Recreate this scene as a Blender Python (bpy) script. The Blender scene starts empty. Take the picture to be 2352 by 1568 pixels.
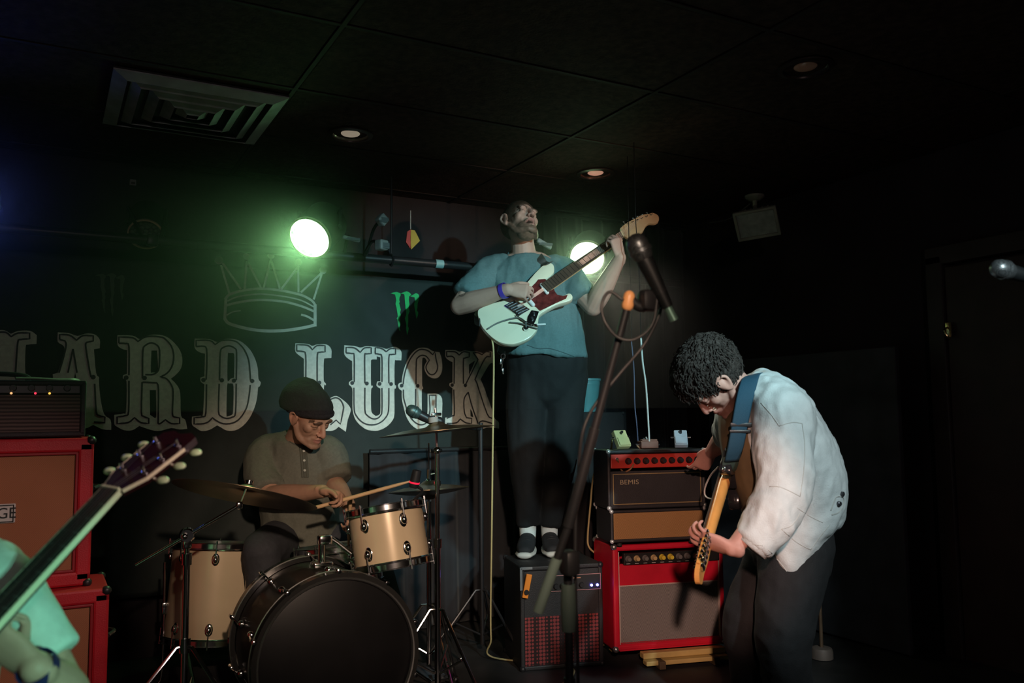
import bpy, bmesh, math, random
import numpy as np
from math import sin, cos, pi, atan2, radians as R
from mathutils import Vector, Matrix, noise
from mathutils.geometry import tessellate_polygon

random.seed(7)
V = Vector
scene = bpy.context.scene
COL = scene.collection

# ------------------------------------------------------------------ camera
CAM = V((0, 0, 1.12))
FPX = 1960.0
_h, _p, _r = R(28.7), R(5.0), R(0.6)
FW = V((sin(_h) * cos(_p), cos(_h) * cos(_p), sin(_p)))
_r0 = V((cos(_h), -sin(_h), 0))
_u0 = _r0.cross(FW)
RT = _r0 * cos(_r) - _u0 * sin(_r)
UP = _u0 * cos(_r) + _r0 * sin(_r)
cd = bpy.data.cameras.new('camera')
cd.sensor_width = 36.0
cd.lens = FPX / 2352 * 36
cd.clip_start = 0.05
cd.dof.use_dof = True
cd.dof.focus_distance = 3.7
cd.dof.aperture_fstop = 2.8
cam = bpy.data.objects.new('camera', cd)
cam.matrix_world = Matrix(((RT.x, UP.x, -FW.x, CAM.x), (RT.y, UP.y, -FW.y, CAM.y),
                           (RT.z, UP.z, -FW.z, CAM.z), (0, 0, 0, 1)))
COL.objects.link(cam)
scene.camera = cam


def P(px, py, d):
    """a point of the room, measured by its direction in the photograph and its distance in metres"""
    return CAM + RT * ((px - 1176) / FPX * d) + UP * ((784 - py) / FPX * d) + FW * d


def on_y(px, py, y):
    """the point of the plane y = const seen in that direction"""
    v = P(px, py, 1.0) - CAM
    return CAM + v * (y / v.y)


def on_z(px, py, z):
    v = P(px, py, 1.0) - CAM
    return CAM + v * ((z - CAM.z) / v.z)


# ------------------------------------------------------------------ world, exposure, lights
w = bpy.data.worlds.new('world')
w.use_nodes = True
w.node_tree.nodes['Background'].inputs[0].default_value = (0.02, 0.02, 0.025, 1)
w.node_tree.nodes['Background'].inputs[1].default_value = 0.2
scene.world = w
vs = scene.view_settings
vs.view_transform = 'Standard'
vs.look = 'None'
vs.exposure = 0.0
vs.gamma = 1.0
vs.use_curve_mapping = False
scene.cycles.use_denoising = True
scene.cycles.max_bounces = 6
scene.cycles.volume_bounces = 0
scene.cycles.caustics_reflective = False
scene.cycles.caustics_refractive = False
scene.cycles.sample_clamp_indirect = 3.0


def aim(o, target):
    o.rotation_euler = (V(target) - o.location).to_track_quat('-Z', 'Y').to_euler()


def spot(name, loc, target, power, color, angle, blend=0.5, radius=0.06):
    l = bpy.data.lights.new(name, 'SPOT')
    l.energy = power
    l.color = color
    l.spot_size = R(angle)
    l.spot_blend = blend
    l.shadow_soft_size = radius
    o = bpy.data.objects.new(name, l)
    o.location = loc
    aim(o, target)
    COL.objects.link(o)
    return o


def bulb(name, loc, power, color, radius=0.08):
    l = bpy.data.lights.new(name, 'POINT')
    l.energy = power
    l.color = color
    l.shadow_soft_size = radius
    o = bpy.data.objects.new(name, l)
    o.location = loc
    COL.objects.link(o)
    return o


# stage wash lamps over the audience, aimed at the stage, with added fills among them
spot('stage_wash_cool', (1.78, -0.45, 2.2), (1.97, 4.0, 1.32), 560, (0.50, 0.94, 1.0), 29, 1.0, 0.035)
spot('stage_wash_cool_low', (1.45, -0.3, 2.1), (2.32, 2.5, 0.74), 180, (0.80, 0.98, 1.0), 28, 0.55, 0.05)
spot('stage_wash_warm', (0.15, -0.6, 2.0), (1.28, 3.4, 0.68), 400, (1.0, 0.72, 0.52), 27, 0.92, 0.05)
spot('added_amp_fill', (-0.2, -0.6, 1.7), (2.46, 3.0, 0.50), 400, (1.0, 0.58, 0.45), 14, 0.6, 0.05)  # extra fill added to brighten the right-hand amplifiers
spot('stage_wash_amber', (3.1, -0.5, 1.9), (2.2, 3.6, 2.0), 170, (1.0, 0.58, 0.40), 15, 0.7, 0.04)
spot('stage_wash_red', (1.4, -0.3, 2.25), (-0.22, 3.4, 0.50), 200, (1.0, 0.68, 0.62), 21, 0.9, 0.05)
spot('stage_wash_mint', (.75, -0.55, .95), (-0.1, 1.5, 0.75), 150, (0.36, 1.0, 0.74), 22, 0.6, 0.04)
bulb('added_room_fill', (-0.6, -2.2, 2.1), 28, (1.0, 0.78, 0.78), 0.12)  # unseen fill added behind the camera for dim ambient light

# ------------------------------------------------------------------ materials
MATS = {}


def mat(name, col, rough=0.6, metal=0.0, var=0.0, vscale=8.0, bump=0.0, bscale=60.0, emit=None, estr=0.0,
        spec=0.5, attr=None, coat=0.0, detail=4.0, sheen=0.0):
    if name in MATS:
        return MATS[name]
    m = bpy.data.materials.new(name)
    m.use_nodes = True
    nt = m.node_tree
    b = nt.nodes['Principled BSDF']
    b.inputs['Base Color'].default_value = (*col, 1)
    b.inputs['Roughness'].default_value = rough
    b.inputs['Metallic'].default_value = metal
    b.inputs['Specular IOR Level'].default_value = spec
    b.inputs['Coat Weight'].default_value = coat
    if sheen:
        b.inputs['Sheen Weight'].default_value = sheen
    tc = nt.nodes.new('ShaderNodeTexCoord')
    src = None
    if attr:
        a = nt.nodes.new('ShaderNodeAttribute')
        a.attribute_name = attr
        src = a.outputs['Color']
    if var or attr:
        n = nt.nodes.new('ShaderNodeTexNoise')
        n.inputs['Scale'].default_value = vscale
        n.inputs['Detail'].default_value = detail
        nt.links.new(tc.outputs['Object'], n.inputs['Vector'])
        mr = nt.nodes.new('ShaderNodeMapRange')
        mr.inputs['From Min'].default_value = 0.3
        mr.inputs['From Max'].default_value = 0.7
        mr.inputs['To Min'].default_value = 1 - var
        mr.inputs['To Max'].default_value = 1 + var
        nt.links.new(n.outputs['Fac'], mr.inputs['Value'])
        mx = nt.nodes.new('ShaderNodeMix')
        mx.data_type = 'RGBA'
        mx.blend_type = 'MULTIPLY'
        mx.inputs['Factor'].default_value = 1
        if src:
            nt.links.new(src, mx.inputs['A'])
        else:
            mx.inputs['A'].default_value = (*col, 1)
        nt.links.new(mr.outputs['Result'], mx.inputs['B'])
        nt.links.new(mx.outputs['Result'], b.inputs['Base Color'])
    if bump:
        n2 = nt.nodes.new('ShaderNodeTexNoise')
        n2.inputs['Scale'].default_value = bscale
        n2.inputs['Detail'].default_value = 3
        nt.links.new(tc.outputs['Object'], n2.inputs['Vector'])
        bp = nt.nodes.new('ShaderNodeBump')
        bp.inputs['Strength'].default_value = bump
        bp.inputs['Distance'].default_value = 0.004
        nt.links.new(n2.outputs['Fac'], bp.inputs['Height'])
        nt.links.new(bp.outputs['Normal'], b.inputs['Normal'])
    if emit:
        b.inputs['Emission Color'].default_value = (*emit, 1)
        b.inputs['Emission Strength'].default_value = estr
    MATS[name] = m
    return m


def weave(name, c0, c1, scale=260.0, rough=0.8, metal=0.0, kind='check'):
    """speaker cloth: fine two-colour weave"""
    if name in MATS:
        return MATS[name]
    m = mat(name, c0, rough, metal)
    nt = m.node_tree
    b = nt.nodes['Principled BSDF']
    tc = nt.nodes.new('ShaderNodeTexCoord')
    if kind == 'check':
        t = nt.nodes.new('ShaderNodeTexChecker')
        t.inputs['Scale'].default_value = scale
        t.inputs['Color1'].default_value = (*c0, 1)
        t.inputs['Color2'].default_value = (*c1, 1)
        nt.links.new(tc.outputs['Object'], t.inputs['Vector'])
        nt.links.new(t.outputs['Color'], b.inputs['Base Color'])
        h = t.outputs['Fac']
    elif kind == 'dots':
        t = nt.nodes.new('ShaderNodeTexVoronoi')
        t.inputs['Scale'].default_value = scale
        t.inputs['Randomness'].default_value = 0.0
        nt.links.new(tc.outputs['Object'], t.inputs['Vector'])
        cr = nt.nodes.new('ShaderNodeValToRGB')
        cr.color_ramp.elements[0].color = (*c1, 1)
        cr.color_ramp.elements[0].position = 0.42
        cr.color_ramp.elements[1].color = (*c0, 1)
        cr.color_ramp.elements[1].position = 0.5
        nt.links.new(t.outputs['Distance'], cr.inputs['Fac'])
        nt.links.new(cr.outputs['Color'], b.inputs['Base Color'])
        h = cr.outputs['Color']
    else:
        t = nt.nodes.new('ShaderNodeTexWave')
        t.bands_direction = 'Z'
        t.inputs['Scale'].default_value = scale
        t.inputs['Distortion'].default_value = 0.6
        nt.links.new(tc.outputs['Object'], t.inputs['Vector'])
        cr = nt.nodes.new('ShaderNodeValToRGB')
        cr.color_ramp.elements[0].color = (*c0, 1)
        cr.color_ramp.elements[1].color = (*c1, 1)
        nt.links.new(t.outputs['Fac'], cr.inputs['Fac'])
        nt.links.new(cr.outputs['Color'], b.inputs['Base Color'])
        h = t.outputs['Fac']
    bp = nt.nodes.new('ShaderNodeBump')
    bp.inputs['Strength'].default_value = 0.25
    bp.inputs['Distance'].default_value = 0.001
    nt.links.new(h, bp.inputs['Height'])
    nt.links.new(bp.outputs['Normal'], b.inputs['Normal'])
    return m


# ------------------------------------------------------------------ objects
WM = {}


def tag(o, label=None, cat=None, group=None, kind=None):
    if label:
        o['label'] = label
    if cat:
        o['category'] = cat
    if group:
        o['group'] = group
    if kind:
        o['kind'] = kind
    return o


def thing(name, label, cat, loc, group=None):
    o = bpy.data.objects.new(name, None)
    o.empty_display_size = 0.1
    o.location = loc
    COL.objects.link(o)
    WM[o.name] = Matrix.Translation(V(loc))
    return tag(o, label, cat, group)


def add_mesh(name, me, m, parent=None, base=None, smooth=True):
    """links a mesh given in room coordinates; top-level things get their origin at base"""
    o = bpy.data.objects.new(name, me)
    if isinstance(m, (list, tuple)):
        for k in m:
            me.materials.append(k)
    elif m:
        me.materials.append(m)
    if parent:
        M = WM[parent.name]
        me.transform(M.inverted())
        o.parent = parent
        WM[o.name] = M
    else:
        b = V(base) if base is not None else V((0, 0, 0))
        me.transform(Matrix.Translation(-b))
        o.location = b
        WM[o.name] = Matrix.Translation(b)
    COL.objects.link(o)
    if smooth:
        for p in me.polygons:
            p.use_smooth = True
        if smooth != 'all':
            try:
                me.set_sharp_from_angle(angle=R(38))
            except Exception:
                pass
    me.update()
    return o


def frame(o, x, z):
    """matrix of a local frame: x right, z up, y = z cross x"""
    x = V(x).normalized()
    z = V(z)
    z = (z - x * z.dot(x)).normalized()
    y = z.cross(x)
    o = V(o)
    return Matrix(((x.x, y.x, z.x, o.x), (x.y, y.y, z.y, o.y), (x.z, y.z, z.z, o.z), (0, 0, 0, 1)))


def cr(pts, sub):
    """Catmull-Rom through points of any dimension (tuples)"""
    pts = [np.array(p, float) for p in pts]
    if len(pts) < 3 or sub < 2:
        if sub < 2:
            return pts
    out = []
    n = len(pts)
    for i in range(n - 1):
        p0 = pts[i - 1] if i else 2 * pts[0] - pts[1]
        p1, p2 = pts[i], pts[i + 1]
        p3 = pts[i + 2] if i + 2 < n else 2 * pts[-1] - pts[-2]
        for k in range(sub):
            t = k / sub
            out.append(0.5 * (2 * p1 + (p2 - p0) * t + (2 * p0 - 5 * p1 + 4 * p2 - p3) * t * t + (3 * p1 - p0 - 3 * p2 + p3) * t ** 3))
    out.append(pts[-1])
    return out


class MB:
    def __init__(self, M=None):
        self.v, self.f, self.mi = [], [], []
        self.M = M
        self.cur = 0

    def add(self, vs, fs):
        k = len(self.v)
        if self.M is not None:
            vs = [self.M @ V(p) for p in vs]
        self.v += [tuple(p) for p in vs]
        self.f += [tuple(i + k for i in f) for f in fs]
        self.mi += [self.cur] * len(fs)
        return self

    def box(self, c, s, rot=None, bev=0.0):
        c, s = V(c), V(s) / 2
        if bev <= 0:
            vs = [V((sx * s.x, sy * s.y, sz * s.z)) for sx in (-1, 1) for sy in (-1, 1) for sz in (-1, 1)]
            fs = [(0, 1, 3, 2), (4, 6, 7, 5), (0, 4, 5, 1), (2, 3, 7, 6), (0, 2, 6, 4), (1, 5, 7, 3)]
        else:
            bm = bmesh.new()
            bmesh.ops.create_cube(bm, size=1)
            bmesh.ops.scale(bm, vec=s * 2, verts=bm.verts)
            bmesh.ops.bevel(bm, geom=list(bm.edges), offset=min(bev, min(s) * 0.95), segments=2, affect='EDGES', profile=0.5)
            bm.verts.index_update()
            vs = [p.co.copy() for p in bm.verts]
            fs = [tuple(q.index for q in f.verts) for f in bm.faces]
            bm.free()
        if rot is not None:
            vs = [rot @ p for p in vs]
        return self.add([p + c for p in vs], fs)

    def tube(self, pts, r, n=10, sub=1, side=None, caps=True, rb=None, endround=False):
        """tube through points; r scalar or list; with rb an elliptic section (r along side)"""
        m = len(pts)
        rs = list(r) if isinstance(r, (list, tuple)) else [r] * m
        rbs = list(rb) if isinstance(rb, (list, tuple)) else ([rb] * m if rb else rs)
        q = [(*p, a, b) for p, a, b in zip(pts, rs, rbs)]
        q = cr(q, sub) if sub > 1 else [np.array(k, float) for k in q]
        C = [V(k[:3]) for k in q]
        A = [float(k[3]) for k in q]
        B = [float(k[4]) for k in q]
        if endround:
            def cap(i, j):
                t = (C[i] - C[j]).normalized()
                o = []
                for ph in (25, 50, 72, 86):
                    o.append((C[i] + t * min(A[i], B[i]) * sin(R(ph)), A[i] * cos(R(ph)), B[i] * cos(R(ph))))
                return o
            e0, e1 = [], []
            if endround in (True, 'start'):
                e0 = cap(0, 1)
            if endround in (True, 'end'):
                e1 = cap(-1, -2)
            C = [e[0] for e in reversed(e0)] + C + [e[0] for e in e1]
            A = [e[1] for e in reversed(e0)] + A + [e[1] for e in e1]
            B = [e[2] for e in reversed(e0)] + B + [e[2] for e in e1]
        m = len(C)
        vs = []
        prev = None
        for i in range(m):
            t = (C[min(i + 1, m - 1)] - C[max(i - 1, 0)])
            t = t.normalized() if t.length > 1e-9 else V((0, 0, 1))
            if side is not None:
                a = V(side) - t * V(side).dot(t)
            elif prev is None:
                a = V((0, 0, 1)) if abs(t.z) < 0.9 else V((1, 0, 0))
                a = a - t * a.dot(t)
            else:
                a = prev - t * prev.dot(t)
            a.normalize()
            prev = a
            b = t.cross(a)
            for k in range(n):
                th = 2 * pi * k / n
                vs.append(C[i] + a * (A[i] * cos(th)) + b * (B[i] * sin(th)))
        fs = []
        for i in range(m - 1):
            for k in range(n):
                k2 = (k + 1) % n
                fs.append((i * n + k, i * n + k2, (i + 1) * n + k2, (i + 1) * n + k))
        if caps:
            fs.append(tuple(reversed(range(n))))
            fs.append(tuple(range((m - 1) * n, m * n)))
        return self.add(vs, fs)

    def cyl(self, p0, p1, r0, r1=None, n=16):
        return self.tube([p0, p1], [r0, r0 if r1 is None else r1], n)

    def lathe(self, prof, M, n=32, closed=False):
        """profile (radius, height) turned about the local z axis of M"""
        vs, fs = [], []
        m = len(prof)
        for (r, z) in prof:
            for k in range(n):
                th = 2 * pi * k / n
                vs.append(M @ V((r * cos(th), r * sin(th), z)))
        for i in range(m if closed else m - 1):
            j = (i + 1) % m
            for k in range(n):
                k2 = (k + 1) % n
                fs.append((i * n + k, i * n + k2, j * n + k2, j * n + k))
        return self.add(vs, fs)

    def ball(self, c, r, n=14, rot=None):
        r = V(r) if isinstance(r, (tuple, list, Vector)) else V((r, r, r))
        c = V(c)
        vs, fs = [], []
        k = n // 2
        vs.append(V((0, 0, r.z)))
        for i in range(1, k):
            ph = pi * i / k
            for j in range(n):
                th = 2 * pi * j / n
                vs.append(V((r.x * sin(ph) * cos(th), r.y * sin(ph) * sin(th), r.z * cos(ph))))
        vs.append(V((0, 0, -r.z)))
        for j in range(n):
            fs.append((0, 1 + j, 1 + (j + 1) % n))
        for i in range(k - 2):
            for j in range(n):
                a = 1 + i * n + j
                b = 1 + i * n + (j + 1) % n
                fs.append((a, a + n, b + n, b))
        last = len(vs) - 1
        for j in range(n):
            a = 1 + (k - 2) * n
            fs.append((last, a + (j + 1) % n, a + j))
        if rot is not None:
            vs = [rot @ p for p in vs]
        return self.add([p + c for p in vs], fs)

    def prism(self, poly, M, t0, t1, holes=()):
        """2D polygon in the local xy plane of M, from z=t0 to z=t1"""
        loops = [list(poly)] + [list(h) for h in holes]
        flat = [p for l in loops for p in l]
        tri = tessellate_polygon([[V((p[0], p[1], 0)) for p in l] for l in loops])
        n = len(flat)
        vs = [M @ V((p[0], p[1], t1)) for p in flat] + [M @ V((p[0], p[1], t0)) for p in flat]
        fs = [tuple(t) for t in tri] + [tuple(i + n for i in reversed(t)) for t in tri]
        k = 0
        for l in loops:
            m = len(l)
            for i in range(m):
                a, b = k + i, k + (i + 1) % m
                fs.append((a, b, b + n, a + n))
            k += m
        return self.add(vs, fs)

    def mesh(self, name='m', fix=True):
        me = bpy.data.meshes.new(name)
        me.from_pydata(self.v, [], self.f)
        if any(self.mi):
            me.polygons.foreach_set('material_index', self.mi)
        if fix:
            bm = bmesh.new()
            bm.from_mesh(me)
            bmesh.ops.recalc_face_normals(bm, faces=bm.faces)
            bm.to_mesh(me)
            bm.free()
        me.update()
        return me

    def build(self, name, m, parent=None, base=None, smooth=True):
        return add_mesh(name, self.mesh(name), m, parent, base, smooth)


def fuse(mb, voxel=0.006, it=4, fac=0.5):
    """union of overlapping closed shapes into one continuous surface"""
    me = mb.mesh('tmp')
    o = bpy.data.objects.new('tmp', me)
    COL.objects.link(o)
    md = o.modifiers.new('r', 'REMESH')
    md.mode = 'VOXEL'
    md.voxel_size = voxel
    if it:
        s = o.modifiers.new('s', 'SMOOTH')
        s.factor = fac
        s.iterations = it
    dg = bpy.context.evaluated_depsgraph_get()
    out = bpy.data.meshes.new_from_object(o.evaluated_get(dg))
    bpy.data.objects.remove(o)
    bpy.data.meshes.remove(me)
    return out


def displace(me, fn):
    """fn(co, normal) -> new position"""
    ns = [v.normal.copy() for v in me.vertices]
    for v, n in zip(me.vertices, ns):
        v.co = fn(v.co.copy(), n)
    me.update()


def paint(me, fn):
    ca = me.color_attributes.new('Col', 'FLOAT_COLOR', 'POINT')
    buf = np.ones((len(me.vertices), 4), 'f')
    for i, v in enumerate(me.vertices):
        buf[i, :3] = fn(v.co)
    ca.data.foreach_set('color', buf.ravel())


def folds(scale, amp, stretch=(1, 1, 1), seed=0.0):
    def fn(p, n):
        q = V((p.x * stretch[0], p.y * stretch[1], p.z * stretch[2])) * scale + V((seed, seed * 1.7, -seed))
        a = noise.noise(q)
        b = noise.noise(q * 2.3 + V((5, 5, 5)))
        return p + n * (amp * ((1 - 2 * abs(a)) * 0.7 + b * 0.4))
    return fn


def text_mesh(txt, size, M, thick=0.001, spacing=1.0):
    """raised lettering in the local xy plane of M, centred"""
    c = bpy.data.curves.new('txt', 'FONT')
    c.body = txt
    c.size = size
    c.extrude = thick
    c.align_x = 'CENTER'
    c.align_y = 'CENTER'
    c.space_character = spacing
    o = bpy.data.objects.new('txt', c)
    COL.objects.link(o)
    dg = bpy.context.evaluated_depsgraph_get()
    me = bpy.data.meshes.new_from_object(o.evaluated_get(dg))
    bpy.data.objects.remove(o)
    me.transform(M)
    return me


# common materials
CHROME = mat('chrome', (0.82, 0.83, 0.85), 0.13, 1.0, var=0.05, vscale=20)
BLACKPLA = mat('black_plastic', (0.018, 0.018, 0.02), 0.42, var=0.2)
BLACKMET = mat('black_metal', (0.03, 0.03, 0.033), 0.38, 0.4, var=0.15)
RUBBER = mat('black_rubber', (0.02, 0.02, 0.02), 0.7, var=0.2)
TOLEX = mat('black_vinyl', (0.02, 0.02, 0.022), 0.55, bump=0.3, bscale=300, var=0.2)
# ------------------------------------------------------------------ the room
CEIL = 2.37
WALLY = 4.50
XL, XR, YF = -3.2, 3.75, -3.0
paint_black = mat('black_painted_wall', (0.030, 0.025, 0.027), 0.8, spec=.25, var=0.35, vscale=3, bump=0.3, bscale=40)
tile_black = mat('black_painted_tile', (0.062, 0.038, 0.032), 0.8, spec=.15, var=0.45, vscale=30, bump=0.7, bscale=90, detail=8)
grid_black = mat('black_painted_grid', (0.04, 0.03, 0.027), 0.7, spec=.2, var=0.2)
stage_black = mat('black_stage_paint', (0.03, 0.029, 0.03), 0.6, var=0.4, vscale=5, bump=0.2, bscale=30)
pit_floor = mat('dark_concrete', (0.05, 0.048, 0.046), 0.7, var=0.3, vscale=4, bump=0.2, bscale=20)


def structure(name, m, fn):
    mb = MB()
    fn(mb)
    return tag(mb.build(name, m, smooth=False), kind='structure')


floor = structure('floor', pit_floor, lambda b: b.box(((XL + XR) / 2, (YF + WALLY) / 2, -0.55), (XR - XL + .4, WALLY - YF + .4, .1)))
stage = structure('floor_stage', stage_black, lambda b: b.box(((XL + XR) / 2, (1.1 + WALLY) / 2, -0.25), (XR - XL, WALLY - 1.1, .498), bev=.01))
structure('trim_stage_edge', mat('worn_steel_edge', (.25, .25, .25), .4, .8, var=.3), lambda b: b.box(((XL + XR) / 2, 1.095, -0.03), (XR - XL, .012, .05)))
structure('wall_back', paint_black, lambda b: b.box(((XL + XR) / 2, WALLY + .05, .95), (XR - XL + .4, .1, 2.9)))
structure('wall_right', paint_black, lambda b: b.box((XR + .05, (YF + WALLY) / 2, .95), (.1, WALLY - YF, 2.9)))
structure('wall_left', paint_black, lambda b: b.box((XL - .05, (YF + WALLY) / 2, .95), (.1, WALLY - YF, 2.9)))
structure('wall_front', paint_black, lambda b: b.box(((XL + XR) / 2, YF - .05, .95), (XR - XL + .4, .1, 2.9)))
ceil = structure('ceiling', paint_black, lambda b: b.box(((XL + XR) / 2, (YF + WALLY) / 2, CEIL + .06), (XR - XL + .4, WALLY - YF + .4, .06)))
# lay-in tiles on a T-bar grid
xs = [.80 + 1.25 * k for k in range(-4, 4)]
ys = [2.565 + .602 * k for k in range(-10, 5)]
xs = [XL] + [x for x in xs if XL + .1 < x < XR - .1] + [XR]
ys = [YF] + [y for y in ys if YF + .1 < y < WALLY - .1] + [WALLY]
cache = {}
for i in range(len(xs) - 1):
    for j in range(len(ys) - 1):
        sx, sy = xs[i + 1] - xs[i] - .022, ys[j + 1] - ys[j] - .022
        key = (round(sx, 3), round(sy, 3))
        if key not in cache:
            b = MB()
            b.box((0, 0, 0), (sx, sy, .016), bev=.004)
            cache[key] = b.mesh('ceiling_tile')
            cache[key].materials.append(tile_black)
        o = bpy.data.objects.new('ceiling_tile', cache[key])
        o.parent = ceil
        o.location = ((xs[i] + xs[i + 1]) / 2, (ys[j] + ys[j + 1]) / 2, CEIL + .012 + random.uniform(-.001, .001))
        COL.objects.link(o)
for x in xs[1:-1]:
    MB().box((x, (YF + WALLY) / 2, CEIL + .006), (.016, WALLY - YF, .012)).build('grid_bar', grid_black, ceil, smooth=False)
for y in ys[1:-1]:
    MB().box(((XL + XR) / 2, y, CEIL + .007), (XR - XL, .016, .012)).build('grid_bar', grid_black, ceil, smooth=False)

# door in the right wall
dm = mat('dark_door_paint', (0.05, 0.036, 0.032), 0.5, var=.2)
door = structure('door_1', dm, lambda b: b.box((XR - .02, 2.1, .85), (.04, .84, 1.9), bev=.006))
MB().box((XR - .025, 2.565, .88), (.06, .09, 1.96), bev=.008).box((XR - .025, 1.635, .88), (.06, .09, 1.96), bev=.008) \
    .box((XR - .025, 2.1, 1.86), (.06, 1.02, .09), bev=.008).build('door_frame', mat('door_frame_paint', (.04, .032, .03), .5, var=.2), door, smooth=False)
pl = on_y(2215, 770, 2.47)
b = MB()
b.box((XR - .058, 2.5, 1.5), (.008, .03, .07), bev=.003)
b.tube([(XR - .065, 2.5, 1.51), (XR - .085, 2.5, 1.50), (XR - .085, 2.49, 1.47), (XR - .07, 2.485, 1.455)], .005, 8, 4)
tag(b.build('latch', mat('brass', (.75, .6, .3), .25, 1.0), door), label='small brass latch')

# ------------------------------------------------------------------ vent in the ceiling
vm = mat('grey_vent_enamel', (0.48, 0.50, 0.52), 0.45, var=.25, vscale=12)
vc = V((.485, 3.55, CEIL))
vent = thing('ceiling_vent', 'square grey ceiling air diffuser of nested rings set in the black ceiling tiles', 'vent', vc)
MB().box(vc + V((0, 0, -.004)), (.62, .64, .008), bev=.002).build('backing', mat('vent_backing', (.03, .03, .03), .7), vent, smooth=False)
for k, s in enumerate((.31, .245, .175, .112, .058)):
    b = MB()
    wdt = .05 if k == 0 else .036
    z0, z1 = -.012, -.030 - .002 * k
    for sx in (1, -1):
        # louvre ring: four sloping boards
        pass
    o4 = [V((-s, -s * 1.03, z0)), V((s, -s * 1.03, z0)), V((s, s * 1.03, z0)), V((-s, s * 1.03, z0))]
    i4 = [V((-(s - wdt), -(s - wdt) * 1.03, z1)), V((s - wdt, -(s - wdt) * 1.03, z1)), V((s - wdt, (s - wdt) * 1.03, z1)), V((-(s - wdt), (s - wdt) * 1.03, z1))]
    up = V((0, 0, .004))
    vs_ = [vc + q for q in o4 + i4] + [vc + q + up for q in o4 + i4]
    fs_ = []
    for q in range(4):
        q2 = (q + 1) % 4
        fs_ += [(q, q2, 4 + q2, 4 + q), (8 + q, 12 + q, 12 + q2, 8 + q2), (q, 8 + q, 8 + q2, q2), (4 + q, 4 + q2, 12 + q2, 12 + q)]
    b.add(vs_, fs_)
    b.build('louvre_ring', vm, vent, smooth=False)

# ------------------------------------------------------------------ recessed can lights, floodlight
def downlight(c, label, bright):
    t = thing('recessed_light', label, 'ceiling light', c, 'recessed ceiling lights')
    M = Matrix.Translation(c)
    b = MB()
    b.lathe([(.098, -.001), (.098, -.006), (.080, -.010), (.078, -.004), (.078, .0)], M, 36, closed=True)
    b.build('trim_ring', mat('dark_trim', (.06, .045, .04), .35, .3), t)
    b = MB()
    b.lathe([(.077, -.004), (.074, .006), (.07, .010), (.0, .0105)], M, 36)
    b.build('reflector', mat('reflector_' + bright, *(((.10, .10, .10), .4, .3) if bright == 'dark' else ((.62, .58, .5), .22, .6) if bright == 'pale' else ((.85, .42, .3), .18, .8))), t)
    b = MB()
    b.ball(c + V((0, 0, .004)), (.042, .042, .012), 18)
    b.build('lamp_face', mat('lamp_glass_painted_glow_' + bright, (.8, .72, .6) if bright == 'pale' else (.9, .5, .35), .15, 0, spec=.8, emit=(1, .82, .6) if bright == 'pale' else (1, .5, .34), estr={'pale': .22, 'copper': .40, 'dark': .004}[bright]), t)  # emission stands in for light reflected by the unlit lamp


downlight(V((1.15, 3.57, CEIL)), 'unlit pale recessed ceiling light with painted reflected glow above the drummer', 'pale')
downlight(V((2.47, 3.59, CEIL)), 'unlit copper-toned recessed ceiling light with painted reflected glow up and to the right of the singer', 'copper')
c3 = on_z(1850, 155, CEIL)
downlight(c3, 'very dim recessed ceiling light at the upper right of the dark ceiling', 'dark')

fl = on_z(1733, 449, CEIL)
flood = thing('floodlight', 'square grey-green floodlight hanging switched off from the ceiling above the crouching guitarist', 'floodlight', fl)
fgm = mat('aged_floodlight_paint', (.42, .43, .34), .5, var=.25, vscale=15)
b = MB()
b.lathe([(0, 0), (.055, 0), (.055, -.012), (.03, -.03), (0, -.03)], Matrix.Translation(fl), 24)
b.build('mount_plate', fgm, flood)
hc = P(1738, 515, 4.55)
b = MB()
b.tube([fl + V((0, 0, -.02)), fl + V((0, 0, -.075)), hc + UP * .055 + FW * .05], [.014, .012, .014], 10, 4)
b.build('arm', fgm, flood)
fx = (RT * .95 - UP * -.27 + FW * -.12).normalized()
fx = (RT * (1795 - 1722) + UP * (498 - 474) * 0 + UP * 18).normalized()
# housing: face towards lower left, box behind it
face_n = (-FW * .80 - UP * .52 - RT * .30).normalized()
side = (RT * .93 + UP * .30 - FW * .1)
side = (side - face_n * side.dot(face_n)).normalized()
upv = face_n.cross(side)
Mh = Matrix(((side.x, face_n.x, upv.x, hc.x), (side.y, face_n.y, upv.y, hc.y), (side.z, face_n.z, upv.z, hc.z), (0, 0, 0, 1)))
b = MB(Mh)
b.box((0, -.055, 0), (.17, .07, .125), bev=.018)
for k in range(5):
    b.box((-.06 + .03 * k, -.098, 0), (.008, .03, .10))
b.build('housing', fgm, flood, smooth=False)
b = MB(Mh)
for s in (-1, 1):
    b.box((0, -.008, s * .076), (.225, .022, .016), bev=.004)
    b.box((s * .105, -.008, 0), (.016, .022, .16), bev=.004)
b.build('front_frame', mat('flood_frame', (.33, .36, .28), .45, var=.2), flood, smooth=False)
b = MB(Mh)
b.box((0, -.012, 0), (.20, .006, .14))
b.build('glass', mat('frosted_flood_glass', (.36, .44, .38), .3, 0, spec=.7, var=.25, vscale=30), flood, smooth=False)

# cable slung along the wall corner to the floodlight
b = MB()
b.tube([V((XR - .02, WALLY - .35, CEIL - .02)), (fl + V((XR - .02, WALLY - .35, CEIL - .02))) / 2 + V((0, 0, -.05)), fl + V((.03, .02, -.012))], .004, 6, 8)
tag(b.build('lamp_cable', mat('grey_cable', (.2, .2, .19), .5), base=fl + V((.03, .02, -.012))), 'thin grey cable slung along the ceiling corner to the floodlight', 'cable')

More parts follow.
